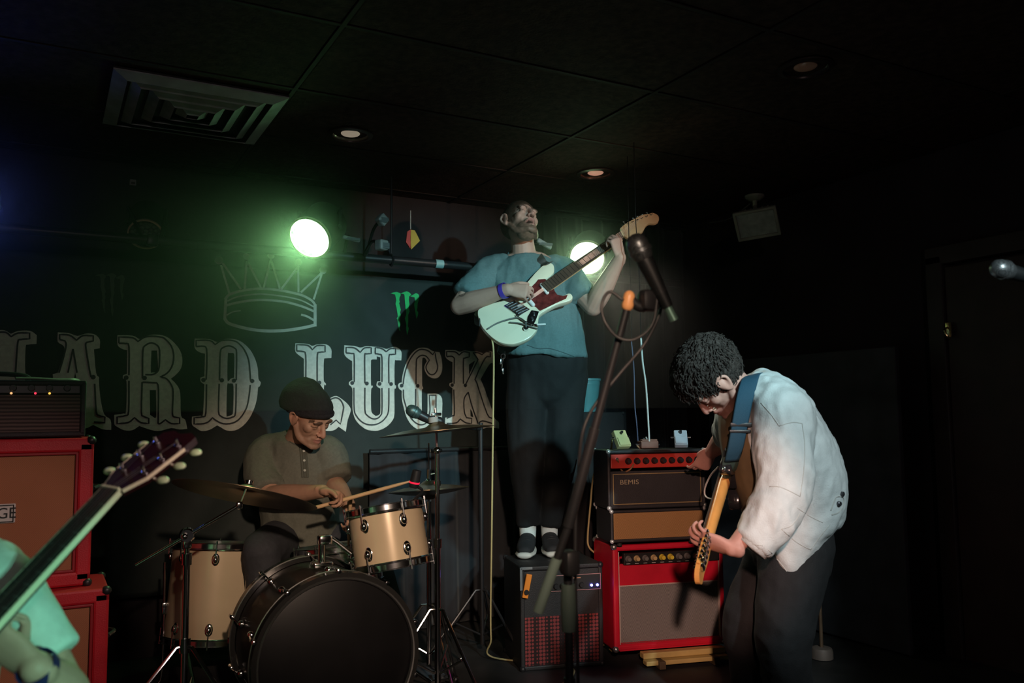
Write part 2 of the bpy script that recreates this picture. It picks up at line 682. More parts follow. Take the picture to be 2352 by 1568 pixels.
# ------------------------------------------------------------------ light bar with its fixtures
PY = 4.12
barz = 1.93
bar = thing('lighting_bar', 'black pipe hung across the stage above the banner carrying the lamps', 'lighting bar', V((1.9, PY, barz)))
b = MB()
b.cyl((-.6, PY, barz), (3.45, PY, barz), .022, n=16)
b.build('pipe', BLACKMET, bar)
for x in (-.3, 1.55, 3.3):
    b = MB()
    b.cyl((x, PY, barz), (x, PY, CEIL), .006, n=8)
    b.tube([(x, PY - .03, barz), (x, PY, barz + .03), (x, PY + .03, barz), (x, PY, barz - .03), (x, PY - .03, barz)], .006, 6, 3)
    b.build('hanger', BLACKMET, bar)
tp = on_y(1008, 620, PY)
b = MB()
b.cyl((tp.x - .022, PY, barz), (tp.x + .022, PY, barz), .0235, n=18)
tag(b.build('tape_band', mat('pale_blue_tape', (.3, .5, .5), .5), bar), label='pale blue tape band')
bpy.context.view_layer.update()


def par_can(name, label, c, nrm, rad, lit, group=None):
    """round stage lamp: c = centre of the lens, nrm = its direction"""
    t = thing(name, label, 'stage lamp', c, group)
    nrm = V(nrm).normalized()
    x = nrm.cross(V((0, 0, 1))).normalized()
    M = frame(c, x, nrm)          # local z along nrm
    b = MB()
    b.lathe([(rad * .98, .03), (rad * 1.05, .03), (rad * 1.05, -.16), (rad * .8, -.19), (rad * .3, -.21), (0, -.21)], M, 40)
    b.lathe([(rad * .98, .03), (rad * .98, -.02)], M, 40)
    b.build('housing', mat('par_housing', (.03, .03, .032), .4, .3), t)
    b = MB()
    b.lathe([(rad * .965, .036), (rad * 1.06, .036), (rad * 1.06, .026), (rad * .965, .026)], M, 40, closed=True)
    b.build('front_ring', mat('par_ring', (.75, .6, .5), .35, .6), t)
    # array of lenses
    b = MB(M)
    pts = [(0, 0)]
    for ring, cnt in ((.3, 6), (.57, 12), (.83, 18)):
        pts += [(rad * ring * cos(2 * pi * k / cnt + ring), rad * ring * sin(2 * pi * k / cnt + ring)) for k in range(cnt)]
    for (px_, py_) in pts:
        b.ball((px_, py_, 0), (rad * .145, rad * .145, rad * .05), 10)
    b.build('lens_array', lit, t)
    b = MB(M)
    b.lathe([(rad * .97, -.012), (0, -.012)], Matrix.Identity(4), 32)
    b.build('lens_plate', lit, t)
    # yoke to the bar
    top = V((c.x - nrm.x * .08, PY, barz))
    mid = c - nrm * .08
    b = MB()
    for s in (-1, 1):
        e = mid + x * (rad * 1.12 * s)
        b.tube([e, e + V((0, 0, rad * .9)), top + x * (rad * .5 * s)], .009, 8)
        b.ball(e, .014, 10)
    b.cyl(top - x * rad * .5, top + x * rad * .5, .009, n=8)
    b.box(top, (.05, .05, .05), bev=.008)
    b.build('yoke', BLACKMET, t)
    return t


lit1 = mat('lit_lens_green_white', (1, 1, 1), .3, emit=(.36, 1.0, .38), estr=14)
lit2 = mat('lit_lens_white', (1, 1, 1), .3, emit=(.60, 1.0, .52), estr=11)
c1 = P(718, 540, 4.0)
n1 = -FW * .82 - UP * .50 - RT * .22
par_can('stage_lamp', 'glowing round stage lamp with green halo left of the singer', c1, n1, .099, lit1)
c2 = P(1350, 588, 4.75)
n2 = -FW * .86 - UP * .40 - RT * .18
par_can('stage_lamp', 'glowing round stage lamp behind the singer\'s guitar neck', c2, n2, .096, lit2)
n1 = n1.normalized()
n2 = n2.normalized()
spot('lamp_glow_green', c1 + n1 * .05, c1 + n1 * 2, 44, (.40, 1.0, .38), 92, 1.0, .05)
spot('lamp_glow_white', c2 + n2 * .05, c2 + n2 * 2, 16, (.55, 1.0, .50), 70, 1.0, .05)
spot('lamp_beam_white', c2 + n2 * .06, P(1690, 1020, 3.2), 50, (1.0, .84, .70), 46, .8, .08)
c4 = P(-75, 470, 3.3)
n4 = (-FW * .9 - UP * .1 + RT * .35).normalized()
par_can('stage_lamp', 'blue stage lamp just beyond the left edge of the picture', c4, n4, .08, mat('lit_lens_blue', (.2, .3, 1), .3, emit=(.15, .25, 1.0), estr=8))
spot('lamp_glow_blue', c4 + n4 * .05, c4 + n4 * 2, 2.4, (.14, .22, 1.0), 110, 1.0, .05)
# thin stage haze, also standing in for lens bloom around the lamps
hz = bpy.data.materials.new('stage_haze')
hz.use_nodes = True
hz.node_tree.nodes.remove(hz.node_tree.nodes['Principled BSDF'])
vsn = hz.node_tree.nodes.new('ShaderNodeVolumeScatter')
vsn.inputs['Color'].default_value = (1, 1, 1, 1)
vsn.inputs['Density'].default_value = .05
vsn.inputs['Anisotropy'].default_value = .85
hz.node_tree.links.new(vsn.outputs['Volume'], hz.node_tree.nodes['Material Output'].inputs['Volume'])
hz.cycles.homogeneous_volume = True
tag(MB().box(((-1.1 + 3.7) / 2, (2.9 + 4.28) / 2, (1.15 + 2.355) / 2), (4.8, 1.38, 1.205)).build('stage_haze', hz, base=(1.3, 3, 1.0), smooth=False), 'thin haze around the glowing stage lamps, also standing in for lens bloom', 'haze', kind='stuff')
off = mat('dark_lens', (.12, .13, .13), .2, var=.3)
par_can('stage_lamp', 'switched-off dark stage lamp far left on the bar', P(335, 530, 4.05), -FW * .7 - UP * .55 + RT * .25, .075, off)

# small fixtures between the two lit lamps
def mini_box(px, py, d, s, m, label, rot=(0, 0, 0)):
    c = P(px, py, d)
    t = thing('clamp_lamp', label, 'stage lamp', c)
    rm = Matrix.Rotation(rot[2], 3, 'Z') @ Matrix.Rotation(rot[0], 3, 'X') @ Matrix.Rotation(rot[1], 3, 'Y')
    b = MB()
    b.box(c, s, rot=rm, bev=.008)
    b.build('housing', m, t, smooth=False)
    b = MB()
    b.box(c + rm @ V((0, -s[1] / 2 - .002, 0)), (s[0] * .8, .006, s[2] * .35))
    b.box(c + rm @ V((0, -s[1] / 2 - .002, -s[2] * .3)), (s[0] * .8, .006, s[2] * .2))
    b.build('lens', mat('mini_lens', (.12, .14, .14), .2), t, smooth=False)
    b = MB()
    b.tube([c, V((c.x, (c.y + PY) / 2, (c.z + barz) / 2 + .05)), V((c.x, PY, barz))], .008, 8, 4)
    b.build('bracket', BLACKMET, t)


gm = mat('pale_grey_plastic', (.28, .30, .29), .45, var=.2)
mini_box(877, 505, 4.15, (.05, .04, .05), gm, 'small grey clip lamp tilted high above the banner', (0, R(40), .3))
mini_box(876, 563, 4.1, (.052, .05, .05), gm, 'small grey square lamp above the banner left of the pennant', (0, 0, .4))
mini_box(806, 548, 4.2, (.10, .02, .02), gm, 'slim grey bracket lamp just right of the green-haloed lamp', (0, R(4), .2))
mini_box(1250, 560, 4.4, (.10, .02, .025), gm, 'slim grey bracket lamp behind the singer\'s shoulder', (0, R(18), .2))
sb = P(305, 420, 4.25)
t = thing('wall_sensor', 'tiny grey square sensor box high on the dark back wall', 'sensor', V((sb.x, WALLY - .02, sb.z)))
sb = on_y(305, 420, WALLY - .015)
MB().box(sb, (.03, .03, .03), bev=.004).build('case', mat('sensor_grey', (.3, .3, .31), .5), t, smooth=False)
MB().box(sb + V((0, -.016, -.004)), (.018, .004, .01)).build('sensor_window', BLACKPLA, t, smooth=False)

# pennant
a = on_y(943, 503, PY - .02)
pn = thing('paper_pennant', 'small red and yellow pennant hanging on a string above the banner', 'pennant', a)
b = MB()
b.cyl(a + V((0, 0, .045)), P(943, 528, 4.1) + (a - P(943, 503, 4.1)), .003, n=6)
b.build('string', mat('pale_string', (.5, .45, .4), .7), pn)
q = lambda x, y: on_y(x, y, PY - .02)
Mp = Matrix.Translation((0, PY - .02, 0)) @ Matrix(((1, 0, 0, 0), (0, 0, -1, 0), (0, 1, 0, 0), (0, 0, 0, 1)))
uv = lambda x, y: (q(x, y).x, q(x, y).z)
MB().prism([uv(943, 528), uv(952, 529), uv(964, 553), uv(944, 573), uv(942, 550)], Mp, -.004, .004).build('yellow_half', mat('yellow_paper', (.55, .38, .05), .7), pn, smooth=False)
MB().prism([uv(943, 527), uv(935, 532), uv(932, 556), uv(942, 571), uv(943, 550)], Mp, -.004, .004).build('red_half', mat('red_paper', (.55, .06, .05), .7), pn, smooth=False)

# ------------------------------------------------------------------ banner and drapes
BY = 4.40
clothm = mat('black_vinyl_banner', (0.028, 0.036, 0.034), 0.6, spec=.2, var=.12, vscale=14, bump=.15, bscale=25)
bx0, bx1, bz0, bz1 = -.75, 2.60, .30, 1.885


def ripple(x, z):
    lo = max(0.0, min(1.0, (1.03 - z) / .35))
    a = .010 * sin(x * 9 + z * 2.2 + 1.2 * sin(z * 2)) * (.15 + lo)
    a += .012 * lo * sin(x * 17 + 1.5 * sin(z * 5))
    hi = max(0.0, min(1.0, (z - 1.52) / .12))
    a += hi * (.014 * math.exp(-((x - 1.62 + (z - 1.5) * .55) / .09) ** 2) - .010 * math.exp(-((x - 1.78 + (z - 1.5) * .55) / .09) ** 2))
    return a


nx, nz = 150, 70
vs_, fs_ = [], []
for j in range(nz + 1):
    for i in range(nx + 1):
        x = bx0 + (bx1 - bx0) * i / nx
        z = bz0 + (bz1 - bz0) * j / nz
        vs_.append((x, BY + ripple(x, z), z))
for j in range(nz):
    for i in range(nx):
        k = j * (nx + 1) + i
        fs_.append((k, k + 1, k + nx + 2, k + nx + 1))
ban = thing('banner', 'black stage banner with pale western lettering and a crown drawn behind the drums', 'banner', V(((bx0 + bx1) / 2, BY, bz0)))
b = MB()
b.add(vs_, fs_)
o = b.build('banner_cloth', clothm, ban, smooth='all')
md = o.modifiers.new('thickness', 'SOLIDIFY')
md.thickness = .003
pale = mat('pale_print', (.80, .80, .72), .6, var=.10, vscale=60)
inkm = mat('dark_print', (.03, .034, .036), .6, var=.1)
MW = Matrix(((1, 0, 0, 0), (0, 0, 1, 0), (0, 1, 0, 0), (0, 0, 0, 1)))


def wall_uv(px, py):
    p = on_y(px, py, BY)
    return (p.x, p.z)


def dens(poly, closed=True, step=.02):
    out = []
    n = len(poly)
    for i in range(n if closed else n - 1):
        a, c = V(poly[i]), V(poly[(i + 1) % n])
        m = max(1, int((c - a).length / step))
        out += [tuple(a + (c - a) * (k / m)) for k in range(m)]
    if not closed:
        out.append(tuple(poly[-1]))
    return out


def print_poly(mb, poly, holes=(), lift=.006):
    poly = dens(poly)
    holes = [dens(h) for h in holes]
    loops = [poly] + list(holes)
    flat = [p for l in loops for p in l]
    tri = tessellate_polygon([[V((p[0], p[1], 0)) for p in l] for l in loops])
    front = [(p[0], BY + ripple(p[0], p[1]) - lift, p[1]) for p in flat]
    n = len(flat)
    back = [(p[0], p[1] + .0015, p[2]) for p in front]
    fs = [tuple(t) for t in tri]
    k = 0
    for l in loops:
        m = len(l)
        for i in range(m):
            a_, b_ = k + i, k + (i + 1) % m
            fs.append((a_, b_, b_ + n, a_ + n))
        k += m
    mb.add(front + back, fs)


def print_line(mb, pts, width, lift=.009, sub=5, round_=False):
    q = [tuple(p) for p in cr(pts, sub)] if sub > 1 else pts
    q = dens(q, False, .03)
    n = len(q)
    L, Rr = [], []
    for i in range(n):
        a, c = V(q[max(i - 1, 0)]), V(q[min(i + 1, n - 1)])
        t = (c - a)
        if t.length < 1e-9:
            t = V((1, 0))
        t.normalize()
        nn = V((-t.y, t.x)) * width / 2
        L.append(V(q[i]) + nn)
        Rr.append(V(q[i]) - nn)
    vs = [(p.x, BY + ripple(p.x, p.y) - lift, p.y) for p in L + Rr]
    fs = [(i, i + 1, n + i + 1, n + i) for i in range(n - 1)]
    mb.add(vs, fs)


def print_dot(mb, c, r, lift=.009):
    pts = [(c[0] + r * cos(2 * pi * k / 16), c[1] + r * sin(2 * pi * k / 16)) for k in range(16)]
    vs = [(p[0], BY + ripple(p[0], p[1]) - lift, p[1]) for p in pts]
    mb.add(vs, [tuple(range(16))])


def soften(pts, closed=True, corner=52):
    """rounds the gentle bends of a traced outline, keeps its corners"""
    n = len(pts)
    if n < 4:
        return pts
    def turn(i):
        a = V(pts[i]) - V(pts[i - 1])
        c = V(pts[(i + 1) % n]) - V(pts[i])
        if a.length < 1e-9 or c.length < 1e-9:
            return 180
        return abs(math.degrees(a.angle(c)))
    if closed:
        cs = [i for i in range(n) if turn(i) > corner]
        if not cs:
            return [tuple(p) for p in cr(list(pts) + [pts[0]], 3)][:-1]
        pts = list(pts[cs[0]:]) + list(pts[:cs[0]])
        cs = [c - cs[0] for c in cs] + [n]
        pts = pts + [pts[0]]
    else:
        cs = [0] + [i for i in range(1, n - 1) if turn(i) > corner] + [n - 1]
    out = []
    for a, c in zip(cs[:-1], cs[1:]):
        seg = pts[a:c + 1]
        q = [tuple(p) for p in cr(seg, 3)] if len(seg) > 2 else list(seg)
        out += q[:-1]
    if not closed:
        out.append(tuple(pts[-1]))
    return out


def mapper(ox, oy, s):
    return lambda pts: [wall_uv(ox + x / s, oy + y / s) for (x, y) in pts]


def letter(mp, poly, holes, strokes, dots, lw=.0075, sharp=()):
    b = MB()
    print_poly(b, soften(mp(poly)), [soften(mp(h)) for h in holes])
    o = b.build('letter', pale, ban, smooth=False)
    b = MB()
    for s in strokes:
        print_line(b, soften(mp(s), False), lw, sub=1)
    for d in dots:
        print_dot(b, mp([d])[0], .0105)
    if b.v:
        b.build('letter_inline', inkm, o, smooth=False)


mA = mapper(660, 770, 6.533)
mBk = mapper(900, 780, 6.819)
mC = mapper(420, 760, 6.535)
mD = mapper(240, 750, 6.273)
mE = mapper(0, 740, 6.031)
mF = mapper(480, 570, 7.467)
# H (its left half is outside the photograph)
letter(mE, [(-620, 90), (-480, 110), (-390, 150), (-300, 110), (-130, 100), (-60, 110), (60, 110), (150, 160), (260, 120), (420, 120), (510, 180), (505, 300), (390, 310), (355, 350), (350, 690), (390, 740), (350, 780), (350, 1250), (420, 1300), (510, 1340), (510, 1450), (60, 1450), (-30, 1400), (-30, 900), (-250, 900), (-250, 1400), (-180, 1450), (-620, 1450), (-620, 1300), (-560, 1270), (-500, 1200), (-500, 320), (-560, 280), (-620, 260)],
       [[(-250, 330), (-30, 330), (-30, 680), (-250, 680)]],
       [[(-50, 140), (80, 140), (155, 200), (250, 150), (410, 150), (410, 230), (290, 240), (245, 290), (215, 700)], [(215, 800), (215, 1200), (260, 1280), (400, 1310)], [(-600, 120), (-480, 140), (-390, 190), (-310, 140)]], [(235, 745)])
# A
letter(mE, [(800, 140), (950, 150), (1070, 190), (1180, 160), (1300, 165), (1380, 240), (1380, 360), (1300, 375), (1330, 700), (1370, 760), (1370, 830), (1390, 1050), (1440, 1270), (1530, 1350), (1540, 1490), (1420, 1480), (1290, 1420), (1180, 1470), (1060, 1440), (1060, 1300), (1130, 1250), (1110, 1060), (960, 1060), (930, 1260), (980, 1310), (980, 1470), (660, 1470), (660, 1310), (730, 1260), (800, 810), (735, 780), (730, 720), (800, 700), (890, 400), (870, 320), (800, 270)],
       [[(1000, 900), (1040, 700), (1090, 900)]],
       [[(825, 240), (825, 170), (960, 180), (1060, 250), (1150, 185), (1290, 190), (1290, 260), (1200, 280), (1185, 330), (1230, 620), (1260, 760)], [(1310, 850), (1330, 1230), (1370, 1290), (1450, 1310), (1450, 1390), (1300, 1380)], [(825, 240), (900, 260), (915, 320), (880, 480), (815, 700)], [(1010, 370), (940, 700)], [(1010, 370), (1065, 700)]], [(1290, 760)])
# R
letter(mD, [(185, 125), (400, 130), (500, 180), (620, 130), (740, 115), (880, 140), (1000, 230), (1090, 350), (1120, 480), (1100, 600), (1030, 690), (955, 750), (1040, 840), (1090, 960), (1100, 1280), (1160, 1340), (1190, 1470), (1080, 1480), (960, 1460), (800, 1500), (680, 1490), (500, 1430), (400, 1490), (280, 1490), (180, 1440), (140, 1400), (140, 1270), (270, 1250), (310, 1210), (315, 790), (265, 750), (265, 700), (320, 680), (325, 340), (250, 320), (185, 260)],
       [[(675, 345), (755, 345), (770, 600), (740, 660), (690, 660), (665, 640)], [(650, 915), (740, 915), (745, 1280), (715, 1310), (655, 1270)]],
       [[(205, 240), (205, 150), (400, 160), (480, 215), (560, 160), (640, 140), (730, 140), (800, 150), (860, 170), (960, 280), (995, 430), (970, 570), (900, 670), (800, 725), (890, 750), (960, 840), (985, 950), (975, 1250), (1000, 1300), (1080, 1315), (1080, 1395), (960, 1395), (875, 1340), (800, 1395), (770, 1395), (775, 900), (750, 810), (590, 800), (540, 800), (530, 1230), (560, 1290), (635, 1320), (635, 1395), (520, 1380), (430, 1310), (340, 1380), (180, 1395), (180, 1300), (300, 1280), (345, 1220), (350, 780)], [(205, 240), (300, 245), (350, 290), (350, 700)], [(545, 740), (550, 350), (590, 270), (670, 235), (750, 265), (790, 340), (785, 580), (750, 660), (680, 690), (585, 690)]], [(310, 735), (575, 740)])
# D
letter(mC, [(175, 115), (400, 125), (510, 165), (600, 130), (700, 118), (800, 130), (900, 180), (1010, 290), (1080, 420), (1120, 560), (1130, 720), (1165, 770), (1150, 830), (1125, 850), (1110, 1000), (1070, 1150), (1000, 1300), (900, 1420), (780, 1490), (650, 1490), (560, 1440), (510, 1415), (400, 1480), (280, 1500), (190, 1450), (135, 1400), (135, 1285), (260, 1270), (300, 1240), (320, 800), (265, 760), (260, 700), (320, 680), (330, 340), (250, 320), (175, 255)],
       [[(670, 360), (690, 330), (745, 330), (768, 370), (765, 700), (715, 715), (690, 745), (665, 725)], [(690, 790), (720, 785), (755, 830), (750, 1200), (730, 1260), (660, 1285), (650, 1240), (660, 820)]],
       [[(195, 235), (195, 140), (400, 145), (480, 205), (560, 150), (620, 140), (680, 138), (740, 145), (800, 165), (860, 215), (920, 290), (980, 430), (1000, 600), (1010, 740)], [(1005, 810), (990, 960), (950, 1150), (850, 1310), (740, 1380), (600, 1390), (490, 1340), (440, 1300), (380, 1360), (300, 1390), (165, 1395), (165, 1300), (290, 1285), (340, 1230), (350, 800)], [(195, 235), (300, 230), (350, 270), (355, 500), (345, 730)], [(545, 740), (555, 330), (600, 250), (690, 225), (770, 260), (800, 330), (795, 740)], [(540, 790), (530, 1200), (570, 1280), (650, 1310), (740, 1290), (785, 1220), (795, 790)]], [(1035, 750), (305, 735), (760, 745), (580, 740)])
# L
letter(mA, [(118, 120), (300, 128), (370, 158), (450, 135), (585, 138), (655, 210), (655, 340), (575, 345), (545, 370), (540, 600), (545, 690), (572, 720), (570, 750), (545, 775), (545, 1230), (600, 1260), (650, 1190), (690, 1080), (640, 940), (700, 912), (760, 920), (880, 1010), (940, 1090), (940, 1150), (900, 1270), (872, 1445), (765, 1370), (700, 1420), (600, 1432), (360, 1400), (220, 1440), (110, 1432), (105, 1300), (210, 1290), (245, 1250), (245, 780), (190, 730), (190, 680), (225, 655), (245, 655), (245, 350), (215, 330), (118, 245)],
       [], [[(135, 235), (135, 140), (300, 150), (370, 215), (440, 155), (560, 155), (560, 250), (480, 255), (445, 300), (442, 700)], [(135, 235), (230, 245), (270, 300), (270, 700)], [(268, 770), (268, 1230), (230, 1290), (125, 1310)], [(442, 770), (442, 1260)], [(640, 960), (720, 935), (790, 970), (835, 1060), (830, 1130), (790, 1330), (725, 1270), (640, 1340)]], [(240, 708), (475, 710)])
# U
letter(mA, [(850, 150), (1000, 160), (1090, 185), (1180, 162), (1275, 170), (1400, 180), (1480, 205), (1560, 180), (1635, 178), (1705, 245), (1705, 375), (1630, 375), (1605, 400), (1603, 720), (1625, 750), (1620, 800), (1600, 825), (1600, 1180), (1560, 1290), (1480, 1370), (1380, 1420), (1290, 1430), (1180, 1410), (1080, 1340), (1010, 1250), (975, 1130), (970, 1000), (968, 800), (920, 740), (918, 700), (950, 680), (970, 675), (965, 380), (935, 370), (852, 290)],
       [[(1335, 315), (1390, 330), (1390, 690), (1345, 690), (1330, 740), (1345, 770), (1390, 800), (1390, 1130), (1370, 1190), (1320, 1210), (1270, 1170), (1250, 1100), (1250, 820), (1275, 780), (1270, 750), (1248, 730), (1248, 375), (1270, 362), (1335, 362)]],
       [[(875, 265), (875, 180), (1000, 190), (1085, 255), (1150, 190), (1250, 185), (1250, 275), (1180, 280), (1152, 310), (1155, 720)], [(875, 265), (960, 275), (995, 310), (995, 700)], [(990, 785), (995, 1110), (1030, 1210), (1100, 1290), (1190, 1335), (1290, 1340), (1380, 1310), (1460, 1240), (1510, 1120), (1515, 790)], [(1155, 785), (1155, 1120), (1190, 1200), (1270, 1250), (1340, 1245), (1390, 1200), (1410, 1130), (1410, 790)], [(1310, 275), (1310, 185), (1400, 195), (1475, 245), (1540, 200), (1615, 200), (1615, 285), (1550, 290), (1515, 330), (1515, 720)], [(1310, 275), (1370, 285), (1410, 330), (1410, 700)]], [(965, 715), (1185, 722), (1375, 728), (1548, 730)])
# C
letter(mBk, [(480, 125), (400, 140), (310, 210), (230, 340), (180, 480), (155, 600), (150, 670), (110, 680), (90, 720), (110, 770), (150, 800), (150, 900), (170, 1020), (220, 1200), (300, 1330), (400, 1400), (500, 1405), (620, 1370), (700, 1330), (770, 1240), (780, 1150), (780, 920), (700, 845), (555, 845), (555, 1100), (540, 1190), (500, 1230), (470, 1200), (465, 1150), (465, 800), (485, 770), (480, 730), (470, 710), (470, 330), (490, 280), (520, 290), (545, 340), (520, 380), (505, 430), (520, 500), (570, 570), (650, 605), (720, 590), (770, 520), (785, 420), (770, 280), (740, 195), (640, 180), (560, 135)],
       [], [[(590, 1090), (580, 1160), (540, 1290), (470, 1330), (400, 1320), (320, 1260), (250, 1150), (200, 1000), (175, 900), (172, 780)], [(590, 1090), (580, 870), (685, 870), (680, 1150), (640, 1250)], [(170, 700), (180, 600), (210, 470), (270, 320), (350, 210), (430, 155), (500, 155), (570, 180), (630, 235), (665, 190), (690, 330), (710, 420), (690, 500), (640, 545), (580, 535), (535, 470), (530, 410), (580, 320), (530, 260), (460, 245), (400, 280), (375, 350), (370, 700)], [(365, 770), (365, 1050)]], [(145, 718), (398, 722)])
# K
letter(mBk, [(835, 160), (980, 165), (1060, 190), (1130, 170), (1240, 180), (1330, 185), (1420, 210), (1500, 180), (1560, 185), (1590, 230), (1585, 370), (1520, 385), (1380, 620), (1440, 760), (1560, 1100), (1600, 1230), (1665, 1290), (1670, 1390), (1500, 1370), (1400, 1395), (1200, 1380), (1060, 1330), (960, 1385), (830, 1390), (830, 1220), (910, 1200), (940, 1160), (945, 760), (895, 720), (900, 680), (945, 670), (945, 350), (900, 330), (835, 270)],
       [[(1200, 390), (1290, 330), (1285, 360), (1200, 560)], [(1220, 1080), (1250, 1130), (1270, 1215), (1225, 1200)]],
       [[(850, 265), (850, 185), (980, 190), (1045, 240), (1110, 190), (1200, 200), (1200, 270), (1130, 290), (1110, 330), (1110, 690)], [(1150, 690), (1340, 310), (1260, 200), (1340, 205), (1400, 235), (1460, 190), (1530, 195), (1530, 270), (1450, 290), (1300, 600), (1320, 680), (1480, 1160), (1560, 1230)], [(850, 265), (930, 260), (970, 290), (965, 690)], [(960, 780), (970, 1150), (940, 1190), (850, 1230)], [(1185, 820), (1120, 930), (1125, 1130), (1160, 1220), (1240, 1230), (1235, 1310), (1150, 1300), (1060, 1240), (1000, 1300), (850, 1310)], [(1185, 820), (1250, 1060), (1340, 1310), (1410, 1270), (1560, 1310)]], [(935, 710), (1140, 715)])

# crown
b = MB()
cw = .0125
for pts, wd in (([(270, 880), (340, 800), (480, 750), (650, 715), (850, 698), (1050, 705), (1250, 730), (1450, 770), (1620, 820), (1760, 900), (1820, 980)], 1.0),
                ([(310, 910), (450, 845), (650, 805), (900, 790), (1150, 810), (1400, 850), (1600, 905), (1800, 1010)], .6),
                ([(300, 980), (450, 940), (650, 905), (850, 890), (1050, 895), (1300, 920), (1500, 970), (1650, 1020), (1800, 1085)], .95),
                ([(285, 870), (275, 1050), (265, 1220)], 1.1), ([(1815, 960), (1815, 1150), (1815, 1340)], 1.3),
                ([(265, 1210), (320, 1280), (450, 1330), (650, 1380), (850, 1410), (1050, 1420), (1300, 1410), (1550, 1375), (1700, 1345), (1835, 1310)], 1.25),
                ([(300, 1150), (400, 1095), (540, 1072)], .5), ([(1575, 1140), (1680, 1170), (1800, 1240)], .9)):
    print_line(b, mF(pts), cw * wd, .007)
for pts in ([(345, 780), (200, 290)], [(540, 705), (230, 260)], [(605, 700), (640, 220)], [(890, 690), (660, 240)], [(930, 690), (1056, 186)], [(1210, 700), (1056, 186)], [(1235, 705), (1535, 300)], [(1530, 760), (1523, 300)], [(1570, 760), (1920, 430)], [(1790, 880), (1930, 440)]):
    print_line(b, mF(pts), cw * .85, .0075, sub=1)
for c, r in (((165, 210), .021), ((635, 150), .018), ((1056, 130), .018), ((1530, 240), .018), ((1950, 380), .020)):
    print_dot(b, mF([c])[0], r, .008)
tag(b.build('crown_print', mat('crown_print_grey', (.68, .70, .60), .6, var=.1, vscale=40), ban, smooth=False), label='grey outline crown print')

# three-clawed green mark, twice, the second in a darker tone
claws = [[(275, 385), (360, 358), (445, 345), (545, 380), (540, 440), (515, 480), (505, 560), (520, 585), (500, 640), (520, 720), (545, 800), (520, 870), (540, 940), (520, 1010), (525, 1130), (515, 1240), (535, 1360), (500, 1300), (470, 1150), (455, 1060), (435, 1030), (465, 980), (450, 870), (430, 740), (405, 660), (425, 560), (405, 450), (395, 410)],
         [(545, 387), (640, 345), (710, 325), (780, 360), (825, 405), (770, 460), (760, 540), (775, 660), (755, 740), (775, 840), (735, 940), (735, 1100), (725, 1220), (750, 1280), (735, 1370), (715, 1450), (690, 1330), (680, 1280), (690, 1200), (665, 1090), (650, 1020), (690, 920), (685, 840), (670, 740), (660, 600), (650, 440), (635, 400)],
         [(800, 450), (880, 410), (950, 370), (1010, 400), (1035, 470), (1020, 540), (990, 640), (985, 740), (965, 820), (1005, 860), (1000, 930), (960, 1030), (945, 940), (930, 850), (910, 720), (905, 655), (925, 580), (915, 480), (850, 470)]]
for (ox, oy), m, lb in (((870, 640), mat('green_print', (.02, .62, .16), .5, var=.08), 'bright green claw-shaped mark'), ((194, 598), mat('dark_green_print', (.07, .09, .07), .6), 'darker claw-shaped mark')):
    b = MB()
    for c in claws:
        print_poly(b, mapper(ox, oy, 11.2)(c))
    tag(b.build('claw_mark', m, ban, smooth=False), label=lb)

# drape right of the banner, floor to ceiling, in deep folds
drm = mat('black_velour', (0.024, 0.025, 0.03), 0.9, var=.15, sheen=.15)


def drape(x0, x1, y, z0, z1, amp, wl, label, ph=0.0):
    n, m = 180, 14
    vs, fs = [], []
    for j in range(m + 1):
        z = z0 + (z1 - z0) * j / m
        k = 1.0 - .35 * j / m
        for i in range(n + 1):
            x = x0 + (x1 - x0) * i / n
            yy = y + amp * k * (sin(x * 2 * pi / wl + ph + .4 * sin(z * 1.3)) + .35 * sin(x * 2 * pi / wl * 2.3 + z))
            vs.append((x, yy, z))
    for j in range(m):
        for i in range(n):
            a_ = j * (n + 1) + i
            fs.append((a_, a_ + 1, a_ + n + 2, a_ + n + 1))
    t = thing('stage_drape', label, 'curtain', V(((x0 + x1) / 2, y, z0)))
    b = MB()
    b.add(vs, fs)
    o = b.build('cloth', drm, t, smooth='all')
    md = o.modifiers.new('thickness', 'SOLIDIFY')
    md.thickness = .004
    b = MB()
    b.cyl((x0, y, z1 + .012), (x1, y, z1 + .012), .014, n=10)
    b.build('curtain_rod', BLACKMET, t)


drape(2.62, 3.70, 4.36, .01, 2.33, .035, .16, 'black velour drape in folds right of the banner behind the amplifiers')
drape(1.50, 2.60, 4.30, .01, .93, .022, .17, 'low black cloth in folds hanging under the banner behind the singer\'s legs', 1.0)
# black board leaning at the right wall
bo = P(1800, 1100, 4.3)
b = MB()
b.box((3.52, 3.3, .72), (.03, 1.3, 1.42), bev=.006)
tag(b.build('stage_board', mat('black_board', (.045, .047, .055), .7, var=.3), base=(3.52, 3.3, .01), smooth=False), 'tall matt black board standing along the right wall behind the crouching guitarist', 'board')
# ------------------------------------------------------------------ amplifiers
ORV = mat('red_vinyl', (.50, .012, .022), .5, var=.15, bump=.25, bscale=260)
ORG = weave('rust_speaker_cloth', (.42, .17, .075), (.30, .11, .05), 330)
TAN = weave('tan_speaker_cloth', (.42, .24, .09), (.26, .14, .05), 300)
SILV = weave('silver_speaker_cloth', (.34, .33, .31), (.10, .10, .10), 330)
MESH = weave('dark_mesh_grille', (.04, .03, .028), (.16, .12, .105), 24, kind='wave')
GOLD = mat('gold_trim', (.7, .52, .25), .35, .7, var=.1)
CREAM = mat('cream_plastic', (.75, .72, .62), .5, var=.1)


